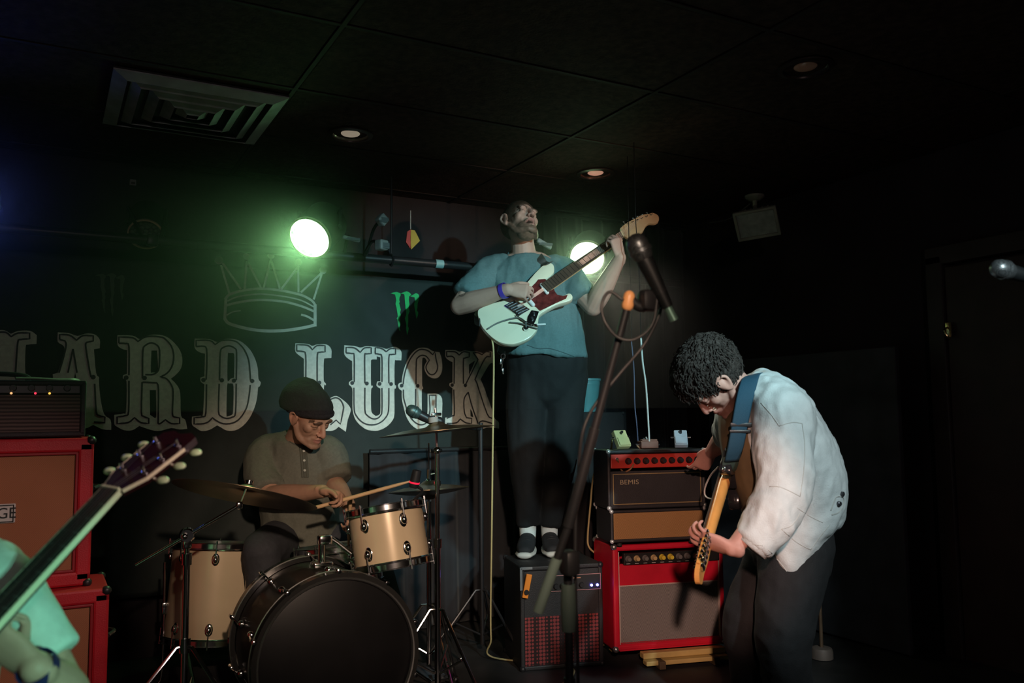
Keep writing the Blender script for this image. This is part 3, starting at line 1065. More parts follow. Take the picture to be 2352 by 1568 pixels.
def hollow_cab(mb, wd, dp, ht, th, bev=.018, back=.0):
    """open-fronted cabinet: origin front bottom centre, y away from the viewer"""
    mb.box((0, dp / 2, th / 2), (wd, dp, th), bev=bev * .5)
    mb.box((0, dp / 2, ht - th / 2), (wd, dp, th), bev=bev * .5)
    for s in (-1, 1):
        mb.box((s * (wd / 2 - th / 2), dp / 2, ht / 2), (th, dp, ht - th * .6), bev=bev * .5)
    mb.box((0, dp - .01, ht / 2), (wd - th, .016, ht - th))


def corner_caps(t, M, wd, dp, ht, r, m):
    for sx in (-1, 1):
        for z in (0, ht):
            for y in (0, dp):
                MB(M).ball((sx * (wd / 2 - r * .55), y + (r * .55 if y == 0 else -r * .55), z + (r * .55 if z == 0 else -r * .55)), r, 10).build('corner_guard', m, t)


def cab_feet(t, M, wd, dp, h, r):
    for sx in (-1, 1):
        for y in (.045, dp - .045):
            MB(M).cyl((sx * (wd / 2 - .055), y, -h), (sx * (wd / 2 - .055), y, .004), r, n=12).build('foot', RUBBER, t)


def red_cab(X, Y, Z, label, badge):
    wd, dp, ht = .74, .34, .522
    t = thing('speaker_cabinet', label, 'speaker cabinet', (X, Y, Z), 'red speaker cabinets in the left stack')
    M = Matrix.Translation((X, Y, Z))
    b = MB(M)
    hollow_cab(b, wd, dp, ht, .05)
    b.build('cabinet_body', ORV, t, smooth=False)
    b = MB(M)
    b.box((0, .016, ht / 2), (wd - .098, .012, ht - .098))
    b.build('grille_cloth', ORG, t, smooth=False)
    b = MB(M)
    for s in (-1, 1):
        b.box((0, .006, ht / 2 + s * (ht / 2 - .054)), (wd - .104, .012, .010), bev=.003)
        b.box((s * (wd / 2 - .054), .006, ht / 2), (.010, .012, ht - .104), bev=.003)
    b.build('grille_trim', mat('dark_red_piping', (.30, .012, .018), .5), t, smooth=False)
    corner_caps(t, M, wd, dp, ht, .017, BLACKPLA)
    cab_feet(t, M, wd, dp, .010, .018)
    b = MB(M)
    b.box((wd / 2 + .003, dp / 2, ht * .62), (.006, .16, .06), bev=.003)
    b.tube([(wd / 2 + .006, dp / 2 - .06, ht * .64), (wd / 2 + .03, dp / 2, ht * .645), (wd / 2 + .006, dp / 2 + .06, ht * .64)], .008, 8, 4)
    b.build('side_handle', BLACKPLA, t)
    if badge:
        MB(M).box((.036, .008, .268), (.19, .010, .066), bev=.003).build('name_badge', mat('badge_white', (.62, .60, .56), .5), t, smooth=False)
        pl_ = [o for o in t.children if o.name.startswith('name_badge')][0]
        b = MB(M)
        for s in (-1, 1):
            b.box((.036, .002, .268 + s * .028), (.18, .003, .003))
            b.box((.036 + s * .089, .002, .268), (.003, .003, .058))
        b.build('badge_border', BLACKPLA, pl_, smooth=False)
        me = text_mesh('ORANGE', .052, M @ frame((.036, .002, .268), (1, 0, 0), (0, -1, 0)) @ Matrix.Scale(.92, 4, (1, 0, 0)), .001, 1.0)
        add_mesh('badge_lettering', me, BLACKPLA, pl_, smooth=False)
        # crest above the badge
        b = MB(M)
        sh = [(-.055, .06), (-.03, .075), (0, .065), (.03, .075), (.055, .06), (.058, 0), (.04, -.045), (0, -.07), (-.04, -.045), (-.058, 0)]
        b.prism(sh, frame((.010, .008, .385), (1, 0, 0), (0, -1, 0)), 0, .005)
        cst = b.build('crest', mat('crest_cream', (.55, .42, .33), .5), t, smooth=False)
        b = MB(M)
        Mx = frame((.010, .002, .385), (1, 0, 0), (0, -1, 0))
        b.prism([(-.045, .01), (.045, .01), (.045, .016), (-.045, .016)], Mx, 0, .003)
        b.prism([(-.003, .06), (.003, .06), (.003, -.06), (-.003, -.06)], Mx, 0, .003)
        for (x, y) in ((-.024, .036), (.024, .036), (-.022, -.018), (.022, -.018)):
            b.lathe([(.013, 0), (.013, .003), (.008, .003), (.008, 0)], Mx @ Matrix.Translation((x, y, 0)), 14, closed=True)
        b.build('crest_lines', BLACKPLA, cst, smooth=False)
    return t


red_cab(-.148, 3.37, .012, 'red speaker cabinet with rust-brown cloth on the floor, lower one of the left stack', False)
red_cab(-.207, 3.45, .536, 'red speaker cabinet with badge and crest, upper one of the left stack', True)

# amplifier head on the stack
X, Y, Z = -.155, 3.52, 1.062
M = Matrix.Translation((X, Y, Z))
t = thing('amplifier_head', 'dark amplifier with ribbed mesh grille on top of the left red cabinets', 'amplifier', (X, Y, Z))
b = MB(M)
hollow_cab(b, .58, .24, .205, .02, .012)
b.build('casing', TOLEX, t, smooth=False)
MB(M).box((0, .012, .085), (.54, .012, .135)).build('mesh_grille', MESH, t, smooth=False)
MB(M).box((0, .014, .175), (.54, .014, .036), bev=.003).build('control_panel', mat('dark_panel', (.05, .05, .05), .35, .4), t, smooth=False)
for k in range(9):
    b = MB(M)
    b.lathe([(.0, -.018), (.010, -.018), (.012, 0)], frame((-.23 + .057 * k, .007, .177), (1, 0, 0), (0, 1, 0)), 14)
    b.build('control_knob', BLACKPLA, t)
for k, c in enumerate(((1, .5, .2), (1, .05, .1), (1, .6, .1))):
    b = MB(M)
    b.ball((.05 + .045 * k + (.03 if k else 0), .004, .158), .0042, 8)
    b.build('pilot_light', mat('pilot_%d' % k, c, .4, emit=c, estr=1.2), t)
b = MB(M)
b.tube([(-.1, .12, .205), (-.09, .12, .225), (0, .12, .232), (.09, .12, .225), (.1, .12, .205)], .009, 8, 3)
b.build('carry_handle', RUBBER, t)
# coiled cable end lying on the amplifier
b = MB(M)
b.tube([(.06, .05, .213), (.12, .07, .214), (.2, .1, .212), (.255, .13, .214), (.27, .2, .212)], .005, 8, 5)
tag(b.build('jack_cable', mat('grey_cable_b', (.22, .2, .2), .5), base=M @ V((.06, .05, .209))), 'short grey cable lying on top of the dark mesh-grilled amplifier', 'cable')

# ---- right-hand stack: red combo on slats, small tan amp, black head
rx = V((.965, -.262, 0))
pA = on_z(1412, 1497, .065)
fr = frame(pA, rx, (0, 0, 1))
CW, CD, CH = .545, .27, .468
Mc = fr @ Matrix.Translation((CW / 2, 0, 0))
t = thing('wooden_stand', 'low stand of pale wooden slats under the red combo amplifier', 'stand', Mc @ V((0, 0, -.065)))
for k, (y, z) in enumerate(((-.06, -.040), (-.025, -.016), (.12, -.016), (.24, -.016))):
    MB(Mc).box((.045 if k < 2 else 0, y, z), (.40 if k < 2 else .5, .046, .026 if k != 0 else .02), bev=.004).build('slat', mat('yellowed_pine', (.58, .44, .16), .55, var=.2, vscale=6), t, smooth=False)
for sx in (-1, 1):
    MB(Mc).box((sx * .13 + .045, .08, -.047), (.03, .36, .034), bev=.003).build('bearer', mat('dark_bearer', (.1, .07, .04), .7), t, smooth=False)
t = thing('combo_amplifier', 'red combo amplifier with silver speaker cloth and black knob panel on slats', 'amplifier', Mc @ V((0, 0, 0)))
RED = mat('bright_red_vinyl', (.62, .010, .035), .42, var=.12, bump=.2, bscale=240)
b = MB(Mc)
hollow_cab(b, CW, CD, CH, .028, .018)
b.box((0, .012, CH - .135), (CW - .05, .018, .10))
b.box((0, .012, .018), (CW - .05, .022, .036))
b.build('cabinet_body', RED, t, smooth=False)
MB(Mc).box((0, .014, .157), (CW - .054, .012, .252)).build('speaker_cloth', SILV, t, smooth=False)
b = MB(Mc)
b.box((0, .004, .286), (CW - .05, .006, .005))
b.box((0, .004, .033), (CW - .05, .006, .004))
for s in (-1, 1):
    b.box((s * (CW / 2 - .029), .004, .16), (.004, .006, .252))
    b.box((s * (CW / 2 - .027), -.001, CH / 2), (.003, .004, CH - .06))
b.build('piping', mat('pale_piping', (.6, .5, .45), .5), t, smooth=False)
b = MB(Mc)
b.box((.01, .0, CH - .062), (CW - .075, .03, .052), bev=.003)
b.build('control_panel', mat('black_panel', (.02, .02, .02), .3), t, smooth=False)
pan = [o for o in t.children if o.name.startswith('control_panel')][0]
for k, c in enumerate(('g', 'y', 'g', 'y', 'Y', 'Y', 'g', 'g', 'y', 'g')):
    b = MB(Mc)
    b.lathe([(0, -.022), (.009, -.022), (.0105, -.004), (.014, 0)], frame((-.205 + .041 * k, -.015, CH - .060), rx.to_3d() * 0 + V((1, 0, 0)), (0, 1, 0)), 14)
    b.build('knob', {'g': mat('grey_knob', (.16, .16, .15), .35), 'y': mat('tan_knob', (.55, .42, .2), .35), 'Y': mat('yellow_knob', (.75, .6, .06), .35)}[c], pan)
for k in range(8):
    MB(Mc).box((-.205 + .041 * k, -.0152, CH - .082), (.018, .001, .0025)).build('panel_tick', mat('panel_white', (.5, .5, .48), .5), pan, smooth=False)
b = MB(Mc)
b.box((-.12, CD / 2, CH + .004), (.02, .02, .01)).box((.12, CD / 2, CH + .004), (.02, .02, .01))
b.tube([(-.12, CD * .5, CH + .006), (-.06, CD * .5, CH + .016), (.06, CD * .5, CH + .016), (.12, CD * .5, CH + .006)], .006, 8, 3)
b.build('carry_handle', RUBBER, t)
corner_caps(t, Mc, CW, CD, CH, .016, mat('nickel', (.6, .6, .58), .25, .9))

# small tan amp standing on the combo, set back
zt = (Mc @ V((0, 0, CH))).z + .022
SW, SD, SH = .46, .20, .142
pB = on_z(1404, 1247, zt)
Ms = frame(pB, rx, (0, 0, 1)) @ Matrix.Translation((SW / 2, 0, 0))
t = thing('practice_amplifier', 'low black amplifier with tan speaker cloth between the red combo and the black head', 'amplifier', Ms @ V((0, 0, 0)))
b = MB(Ms)
hollow_cab(b, SW, SD, SH, .014, .01)
b.build('casing', TOLEX, t, smooth=False)
MB(Ms).box((0, .010, SH / 2), (SW - .03, .01, SH - .028)).build('speaker_cloth', TAN, t, smooth=False)
corner_caps(t, Ms, SW, SD, SH, .010, mat('white_metal', (.8, .82, .8), .3, .5))
cab_feet(t, Ms, SW, SD, .021, .012)

HW, HD, HH = .475, .20, .262
Mh2 = frame(pB + V((0, 0, SH + .004)) - rx * .01, rx, (0, 0, 1)) @ Matrix.Translation((HW / 2, 0, 0))
t = thing('amplifier_head', 'black amplifier head with red knob panel and gold-lined front lettered BEMIS', 'amplifier', Mh2 @ V((0, 0, 0)))
b = MB(Mh2)
hollow_cab(b, HW, HD, HH, .016, .012)
b.box((0, .012, .085), (HW - .03, .016, .165))
b.build('casing', TOLEX, t, smooth=False)
MB(Mh2).box((0, .008, HH - .05), (HW - .032, .02, .062), bev=.003).build('control_panel', mat('red_panel', (.60, .045, .03), .35, .1, var=.1), t, smooth=False)
pan = [o for o in t.children if o.name.startswith('control_panel')][0]
for k in range(9):
    b = MB(Mh2)
    b.lathe([(0, -.02), (.010, -.02), (.0115, -.004), (.0155, 0)], frame((-.14 + .042 * k, -.002, HH - .050), (1, 0, 0), (0, 1, 0)), 16)
    b.box((-.14 + .042 * k, -.022, HH - .043), (.0022, .002, .012))
    b.build('knob', BLACKPLA, pan)
b = MB(Mh2)
b.cyl((-.195, -.002, HH - .04), (-.195, -.010, HH - .04), .007, n=12)
b.build('input_jack', CHROME, pan)
b = MB(Mh2)
for z in (.022, .155):
    b.box((0, .003, z), (HW - .05, .004, .0035))
for s in (-1, 1):
    b.box((s * (HW / 2 - .026), .003, .0885), (.0035, .004, .136))
b.build('gold_piping', GOLD, t, smooth=False)
me = text_mesh('BEMIS', .030, Mh2 @ frame((-.135, .003, .118), (1, 0, 0), (0, -1, 0)) @ Matrix.Scale(1.15, 4, (1, 0, 0)), .0008, 1.05)
add_mesh('front_lettering', me, mat('dull_gold_letters', (.5, .43, .28), .4, .4), t, smooth=False)
corner_caps(t, Mh2, HW, HD, HH, .011, mat('white_metal', (.8, .82, .8), .3, .5))
HEADTOP = Mh2 @ Matrix.Translation((0, 0, HH))


# ---- effect pedals on the head
def pedal(name, label, x, y, rot, s, m, knobs, tilt=0.0, swm=None, group=None):
    Mp_ = HEADTOP @ Matrix.Translation((x, y, .002 + s[2] * .02 + abs(sin(tilt)) * s[1] * .5)) @ Matrix.Rotation(rot, 4, 'Z') @ Matrix.Rotation(tilt, 4, 'X')
    t = thing(name, label, 'effect pedal', Mp_ @ V((0, 0, 0)), group)
    b = MB(Mp_)
    b.box((0, 0, s[2] * .40), (s[0], s[1], s[2] * .8), bev=.004)
    b.build('enclosure', m, t, smooth=False)
    b = MB(Mp_)
    b.box((0, -s[1] * .22, s[2] * .88), (s[0] * .9, s[1] * .48, s[2] * .22), bev=.003)
    b.build('foot_switch', swm or m, t, smooth=False)
    for k in range(knobs):
        b = MB(Mp_)
        b.cyl((s[0] * (.6 * (k + .5) / knobs - .3), s[1] * .3, s[2] * .8), (s[0] * (.6 * (k + .5) / knobs - .3), s[1] * .3, s[2] * .8 + .014), .007, .006, 12)
        b.build('knob', BLACKPLA, t)
    b = MB(Mp_)
    for sx in (-1, 1):
        b.cyl((sx * s[0] / 2, s[1] * .1, s[2] * .4), (sx * (s[0] / 2 + .016), s[1] * .1, s[2] * .4), .006, n=10)
    b.build('plugs', CHROME, t)
    return Mp_


YP = mat('cream_yellow_pedal', (.72, .62, .30), .45, var=.1)
BP = mat('brown_pedal', (.20, .085, .06), .5, var=.2)
WP = mat('pale_blue_pedal', (.62, .70, .80), .4, var=.08)
mp1 = pedal('effect_pedal', 'cream-yellow effect pedal tipped up at the left end of the black amplifier head', -.155, .06, .25, (.066, .085, .034), YP, 1, R(58))
mp2 = pedal('effect_pedal', 'brown effect pedal in the middle of the black amplifier head', -.01, .08, .0, (.085, .055, .042), BP, 2)
mp3 = pedal('effect_pedal', 'pale blue-white effect pedal near the reaching hand on the black amplifier head', .145, .06, -.35, (.06, .085, .034), WP, 1, R(50))
mp1.translation, mp3.translation
MB()

def cable(name, label, pts, r, m, sub=8, plug=None, base=None):
    t = thing(name, label, 'cable', base or pts[0])
    b = MB()
    b.tube(pts, r, 8, sub)
    b.build('lead', m, t, smooth='all')
    if plug:
        b = MB()
        b.tube(plug, .0065, 10)
        b.build('plug', CHROME, t)
    return t


YC = mat('yellowed_cable', (.50, .42, .20), .5, var=.1)
BC = mat('brown_cable', (.28, .15, .07), .5)
GC = mat('pale_cable', (.65, .65, .62), .45)
BKC = mat('black_cable', (.025, .025, .027), .45)
pl1 = mp1 @ V((-.045, .0085, .0136))
cable('patch_cable', 'yellow-green cable drooping from the cream pedal down the left of the amplifiers',
      [pl1, P(1400, 1043, 4.0), P(1375, 1062, 4.02), P(1362, 1100, 4.05), P(1356, 1160, 4.08), P(1350, 1230, 4.1), P(1353, 1256, 4.1), P(1372, 1275, 4.12), P(1392, 1300, 4.14)], .0045, YC)
cable('patch_cable', 'brown cable from the cream pedal over the red knob panel into its jack',
      [mp2 @ V((-.055, .005, .017)), P(1475, 1037, 3.93), P(1463, 1046, 3.9), P(1457, 1056, 3.86), P(1452, 1072, 3.83), P(1440, 1082, 3.83), P(1428, 1080, 3.86), Mh2 @ V((-.195, -.012, HH - .04))], .004, BC)

# bass amplifier that the singer stands on
ba = on_z(1300, 1508, .02)
BWd, BDp, BHt = .385, .33, .452
bb = P(1378, 1000, 3.93)
bb = V((bb.x, bb.y, 0)) - rx * (BWd / 2)
Mb = frame(bb, rx, (0, 0, 1))
t = thing('bass_amplifier', 'black bass amplifier with two blue lights that the singer stands on', 'amplifier', bb)
b = MB(Mb)
hollow_cab(b, BWd, BDp, BHt, .02, .012)
b.box((0, .014, .33), (BWd - .03, .016, .20))
b.build('casing', TOLEX, t, smooth=False)
MB(Mb).box((0, .014, .125), (BWd - .04, .012, .21)).build('perforated_grille', weave('perforated_metal_painted_red_light', (.035, .018, .018), (.34, .06, .06), 62, .45, .3, kind='dots'), t, smooth=False)  # red light on the metal grille is put into its dot colours
MB(Mb).box((.065, .006, .372), (.235, .012, .072), bev=.002).build('control_panel', mat('dark_panel', (.05, .05, .05), .35, .4), t, smooth=False)
pan = [o for o in t.children if o.name.startswith('control_panel')][0]
b = MB(Mb)
for z in (.338, .406):
    b.box((.065, -.001, z), (.235, .002, .002))
b.box((.181, -.001, .372), (.002, .002, .068))
b.build('panel_border', mat('rosy_border', (.6, .3, .3), .4), pan, smooth=False)
for k in range(5):
    b = MB(Mb)
    b.lathe([(0, -.014), (.010, -.014), (.013, 0)], frame((-.03 + .03 * k, .0, .360), (1, 0, 0), (0, 1, 0)), 14)
    b.build('knob', BLACKPLA, pan)
for x in (.138, .166):
    b = MB(Mb)
    b.ball((x, -.002, .356), .0062, 12)
    tag(b.build('blue_light', mat('blue_led', (.1, .1, 1), .3, emit=(.12, .12, 1.0), estr=14), pan), label='glowing blue light')
for (x, z, l) in ((.03, .392, .02), (.07, .392, .035)):
    MB(Mb).box((x, -.0005, z), (l, .001, .004)).build('panel_mark', mat('panel_orange', (.5, .25, .15), .5), pan, smooth=False)
corner_caps(t, Mb, BWd, BDp, BHt, .015, BLACKPLA)
b = MB(Mb)
b.box((-.19, -.003, .40), (.012, .006, .10), bev=.002).box((-.165, -.003, .445), (.055, .006, .012), bev=.002)
b.build('grey_bracket', mat('grey_bracket', (.22, .24, .25), .5), t, smooth=False)
tg = Mb @ V((-.165, -.014, .395))
b = MB(Mb)
b.box((-.165, -.010, .37), (.026, .012, .105), rot=Matrix.Rotation(R(12), 3, 'Y'), bev=.003)
o = b.build('orange_tag', mat('orange_plastic', (.9, .30, .04), .4), t, smooth=False)
tag(o, label='hanging orange plastic tag')
b = MB(Mb)
b.cyl((-.170, -.017, .345), (-.170, -.024, .345), .011, n=14)
b.build('tag_button', BLACKPLA, o)
AMPTOP = bb.z + BHt

# small teal bucket standing behind the singer on a plinth
# ------------------------------------------------------------------ drum kit
SHELL = mat('cream_drum_lacquer', (.70, .56, .38), .24, 0.15, var=.06, vscale=6, coat=.4)
HEADM = mat('drum_head', (.55, .54, .50), .4, var=.05)
BHEAD = mat('black_drum_head', (.007, .007, .008), .4, spec=.25, var=.2)
BRONZE = mat('cymbal_bronze', (.20, .14, .08), .34, .9, var=.15, vscale=18)


def axis_frame(c, ax):
    ax = V(ax).normalized()
    x = V((0, 0, 1)).cross(ax) if abs(ax.z) < .95 else V((1, 0, 0)) - ax * ax.x
    return frame(c, x.normalized(), ax)


def drum(name, label, c, ax, rad, dep, nl, base, spin=0.0, shell=SHELL, top=HEADM, bottom=HEADM, lug_both=True, hoop=.011, hoopm=CHROME):
    """c = centre, ax = direction of the batter head"""
    t = thing(name, label, 'drum', base)
    M = axis_frame(c, ax)
    h = dep / 2
    b = MB()
    b.lathe([(rad, -h + .004), (rad, h - .004), (rad - .006, h - .004), (rad - .006, -h + .004)], M, 64, closed=True)
    b.build('shell', shell, t)
    for s, hm, nm in ((1, top, 'batter_head'), (-1, bottom, 'resonant_head')):
        b = MB()
        b.lathe([(0, s * (h - .002)), (rad - .004, s * (h - .002)), (rad + .003, s * (h - .006))], M, 64)
        b.build(nm, hm, t)
        b = MB()
        b.lathe([(rad + .002, s * (h - .016)), (rad + hoop, s * (h - .016)), (rad + hoop + .004, s * (h - .012)), (rad + hoop * .8, s * (h - .008)), (rad + hoop * .8, s * (h + .010)), (rad + hoop + .004, s * (h + .014)), (rad + .002, s * (h + .012))], M, 64, closed=True)
        b.build('hoop', hoopm, t)
    for k in range(nl):
        th = spin + 2 * pi * k / nl
        d = V((cos(th), sin(th), 0))
        tg_ = V((-sin(th), cos(th), 0))
        for s in (1, -1) if lug_both else (1,):
            b = MB(M)
            cz = s * (h - min(.052, dep * .27))
            rot = Matrix((d, tg_, V((0, 0, 1)))).transposed()
            b.ball(d * (rad + .006) + V((0, 0, cz)), (.013, .012, .017), 12, rot=rot)
            b.ball(d * (rad + .001) + V((0, 0, cz)), (.004, .016, .026), 12, rot=rot)
            b.cyl(d * (rad + hoop + .003) + V((0, 0, cz)), d * (rad + hoop + .003) + V((0, 0, s * (h + .016))), .0028, n=8)
            b.cyl(d * (rad + hoop + .003) + V((0, 0, s * (h + .012))), d * (rad + hoop + .003) + V((0, 0, s * (h + .024))), .0045, n=8)
            b.build('lug', CHROME, t)
    return t, M


# bass drum: front head faces the audience
bc = P(775, 1502, 2.92)
bc.z = .30
bax = V((-.02, -1, .0)).normalized()
BR = .279
t = thing('bass_drum', 'big bass drum with black front head and chrome-edged hoops', 'drum', (bc.x, bc.y, 0))
BD = .42
M = axis_frame(bc - bax * BD / 2, bax)
b = MB()
b.lathe([(BR - .008, -BD / 2 + .004), (BR - .008, BD / 2 - .004), (BR - .015, BD / 2 - .004), (BR - .015, -BD / 2 + .004)], M, 80, closed=True)
b.build('shell', mat('dark_drum_lacquer', (.022, .019, .017), .3, .1, var=.1, coat=.3), t)
for s, nm, m_ in ((1, 'front_head', BHEAD), (-1, 'batter_head', HEADM)):
    b = MB()
    b.lathe([(0, s * (BD / 2 + .004)), (BR - .02, s * (BD / 2 + .004)), (BR - .006, s * (BD / 2 - .002))], M, 80)
    b.build(nm, m_, t)
    b = MB()
    b.lathe([(BR - .006, s * (BD / 2 - .03)), (BR + .012, s * (BD / 2 - .03)), (BR + .012, s * (BD / 2 + .016)), (BR - .006, s * (BD / 2 + .016))], M, 80, closed=True)
    b.build('hoop', mat('black_gloss_hoop', (.02, .02, .02), .15, coat=.5), t)
    b = MB()
    b.lathe([(BR - .014, s * (BD / 2 + .010)), (BR - .010, s * (BD / 2 + .019)), (BR - .005, s * (BD / 2 + .020)), (BR - .001, s * (BD / 2 + .010))], M, 80, closed=True)
    b.lathe([(BR + .011, s * (BD / 2 - .032)), (BR + .014, s * (BD / 2 - .030)), (BR + .014, s * (BD / 2 - .024)), (BR + .011, s * (BD / 2 - .022))], M, 80, closed=True)
    b.build('hoop_edge', mat('satin_chrome', (.8, .8, .8), .30, 1.0), t)
for k in range(10):
    th = 2 * pi * (k + .5) / 10
    d = V((cos(th), sin(th), 0))
    for s in (1, -1):
        b = MB(M)
        b.box(d * (BR + .016) + V((0, 0, s * (BD / 2 - .006))), (.016, .016, .05), rot=Matrix((d, V((-sin(th), cos(th), 0)), V((0, 0, 1)))).transposed(), bev=.005)
        b.cyl(d * (BR + .02) + V((0, 0, s * (BD / 2 - .03))), d * (BR + .006) + V((0, 0, s * (BD / 2 - .12))), .003, n=8)
        b.ball(d * (BR + .0) + V((0, 0, s * (BD / 2 - .12))), (.014, .014, .022), 10)
        b.build('claw', CHROME, t)
for sx in (-1, 1):
    p0 = bc - bax * .1 + V((sx * (BR - .04), 0, -.09))
    b = MB()
    b.box(p0, (.035, .04, .05), bev=.008)
    e = V((p0.x + sx * .10, p0.y - .14, .012))
    b.cyl(p0 + (p0 - e).normalized() * .06, e, .007, n=10)
    b.ball(e, .012, 10)
    b.build('spur', CHROME, t)
b = MB()
pm = bc - bax * (BD / 2) + V((0, 0, BR))
b.box(pm + V((0, 0, .008)), (.07, .06, .018), bev=.004)
b.cyl(pm + V((0, 0, 0)), pm + V((0, 0, .10)), .014, n=12)
b.box(pm + V((0.01, 0, .095)), (.05, .045, .035), bev=.008)
b.build('tom_mount', CHROME, t)
BDT = t

# rack tom
tc = P(893, 1232, 3.2)
dirU = (UP * .985 - RT * .175 + FW * .20).normalized()
tt, M = drum('rack_tom', 'cream rack tom with chrome hoops and lugs lit brightly above the bass drum', tc, dirU, .138, .205, 6, tc - dirU * .1, spin=R(95))
b = MB()
b.tube([tc - V((0, 0, .0)) - dirU * .02 + (pm - tc).normalized() * .135, pm + V((.03, 0, .10)), pm + V((0, 0, .09))], .009, 10, 3)
b.ball(tc - dirU * .02 + (pm - tc).normalized() * .138, .022, 10)
b.build('mount_arm', CHROME, tt)

# floor tom
fc = P(492, 1356, 3.7)
ft, M = drum('floor_tom', 'dim cream floor tom on chrome legs at the left of the kit', fc, (UP * .98 + RT * .03 + FW * .20), .186, .385, 8, (fc.x, fc.y, 0), spin=R(78))
for k in range(3):
    th = R(60 + 120 * k)
    p = V((fc.x + .203 * cos(th), fc.y + .203 * sin(th), 0))
    b = MB()
    b.tube([p + V((0, 0, .52)), p + V((0, 0, .08)), p + V((cos(th) * .03, sin(th) * .03, .012))], .0055, 10, 4)
    b.box(p + V((-cos(th) * .006, -sin(th) * .006, .33)), (.03, .03, .05), bev=.006)
    b.ball(p + V((cos(th) * .03, sin(th) * .03, .012)), .012, 10)
    b.build('leg', CHROME, ft)

# snare drum on its stand
sc_ = P(778, 1292, 3.64)
st, M = drum('snare_drum', 'chrome snare drum partly hidden behind the rack tom', sc_, V((-.06, .10, 1)), .172, .13, 8, (sc_.x, sc_.y, 0), shell=CHROME)
b = MB()
for k in range(3):
    th = R(30 + 120 * k)
    d = V((cos(th), sin(th), 0))
    b.tube([sc_ + d * .18 + V((0, 0, -.05)), sc_ + d * .17 + V((0, 0, -.085)), sc_ + V((0, 0, -.14))], .006, 8)
    b.tube([V((sc_.x, sc_.y, .25)), V((sc_.x, sc_.y, 0)) + d * .22 + V((0, 0, .01))], .008, 8)
b.cyl((sc_.x, sc_.y, sc_.z - .14), (sc_.x, sc_.y, .12), .012, n=12)
b.build('snare_stand', CHROME, st)


def cymbal(mb, M, r, bow=.02):
    mb.lathe([(0.006, .030), (.022, .028), (.038, .016), (.05, .010), (r * .6, .004), (r, -.010), (r, -.0112), (r * .6, .0025), (.05, .008), (.036, .013), (.02, .024), (.006, .026)], M, 72, closed=True)


def tripod(mb, x, y, zt_, spread=.27, n=3, rot=0.4, zc=None):
    zc = zc or zt_ * .55
    for k in range(n):
        th = rot + 2 * pi * k / n
        d = V((cos(th), sin(th), 0))
        e = V((x, y, 0)) + d * spread
        e.z = .014
        mb.tube([V((x, y, zt_)), V((x, y, zt_)) + d * .03, e], [.007, .007, .007], 8)
        mb.tube([V((x, y, zt_ * .3)), V((x, y, zt_)) * .5 + e * .5], .005, 8)
        mb.ball(e, .014, 10)


# left boom stand with the big ride cymbal
kn = P(430, 1228, 3.08)
t = thing('cymbal_stand', 'chrome boom stand holding a wide dark cymbal at the left of the kit', 'cymbal', (kn.x, kn.y, 0))
b = MB()
b.cyl((kn.x, kn.y, .06), (kn.x, kn.y, .62), .0125, n=14)
b.cyl((kn.x, kn.y, .60), kn, .0095, n=14)
b.lathe([(.0, 0), (.018, 0), (.018, .04), (.0, .04)], Matrix.Translation((kn.x, kn.y, .60)), 14)
b.build('pole', CHROME, t)
b = MB()
b.lathe([(0, -.018), (.022, -.018), (.028, 0), (.022, .018), (0, .018)], axis_frame(kn, -FW + RT * .3), 20)
b.ball(kn + RT * .0 - FW * .025, .012, 10)
b.box(kn - UP * .03, (.03, .03, .04), bev=.008)
b.build('knuckle', CHROME, t)
e0 = P(312, 1298, 3.02)
e1 = P(550, 1160, 3.13)
b = MB()
b.cyl(e0, e1, .0062, n=10)
b.build('boom_arm', CHROME, t)
b = MB()
b.box(e1, (.022, .022, .028), bev=.006)
cN = (UP * .96 + RT * .13 - FW * -.0 + FW * .11).normalized()
cN = (UP * .93 + RT * .14 + FW * .34).normalized()
cc = P(566, 1132, 3.13)
b.cyl(e1, cc + cN * .05, .004, n=8)
b.lathe([(.0, .034), (.016, .034), (.016, .046), (.0, .046)], axis_frame(cc, cN), 12)
b.build('tilter', CHROME, t)
b = MB()
cymbal(b, axis_frame(cc, cN), .262)
b.build('cymbal', mat('dark_bronze', (.17, .125, .08), .34, .85, var=.2), t)
b = MB()
zc = on_y(430, 1510, kn.y).z
tripod(b, kn.x, kn.y, max(zc, .22) + .04, .30, rot=R(-48))
b.build('tripod_legs', CHROME, t)
MB().lathe([(0, 0), (.02, 0), (.02, .05), (0, .05)], Matrix.Translation((kn.x, kn.y, max(zc, .22) + .02)), 14).build('leg_collar', CHROME, t)

# right crash cymbal on a straight stand
k0 = P(1004, 985, 3.45)
t = thing('cymbal_stand', 'straight chrome stand with a thin crash cymbal seen edge-on right of the drummer', 'cymbal', (k0.x, k0.y, 0))
b = MB()
b.cyl((k0.x, k0.y, .06), (k0.x, k0.y, .62), .0125, n=14)
b.cyl((k0.x, k0.y, .60), (k0.x, k0.y, .98), .0095, n=14)
b.lathe([(.0, 0), (.017, 0), (.017, .035), (.0, .035)], Matrix.Translation((k0.x, k0.y, .60)), 14)
b.lathe([(.0, 0), (.014, 0), (.014, .02), (.0, .02)], Matrix.Translation((k0.x, k0.y, .845)), 14)
b.build('pole', CHROME, t)
b = MB()
b.ball((k0.x, k0.y, .985), .016, 12)
b.cyl((k0.x - .03, k0.y, .985), (k0.x + .02, k0.y, .985), .006, n=8)
cN = (UP * .99 - RT * .107 + FW * .115).normalized()
b.cyl((k0.x, k0.y, .985), k0 + cN * .05, .005, n=8)
b.build('tilter', CHROME, t)
b = MB()
cymbal(b, axis_frame(k0, cN), .232)
b.build('cymbal', mat('crash_bronze', (.28, .20, .12), .3, .9, var=.15), t)
b = MB()
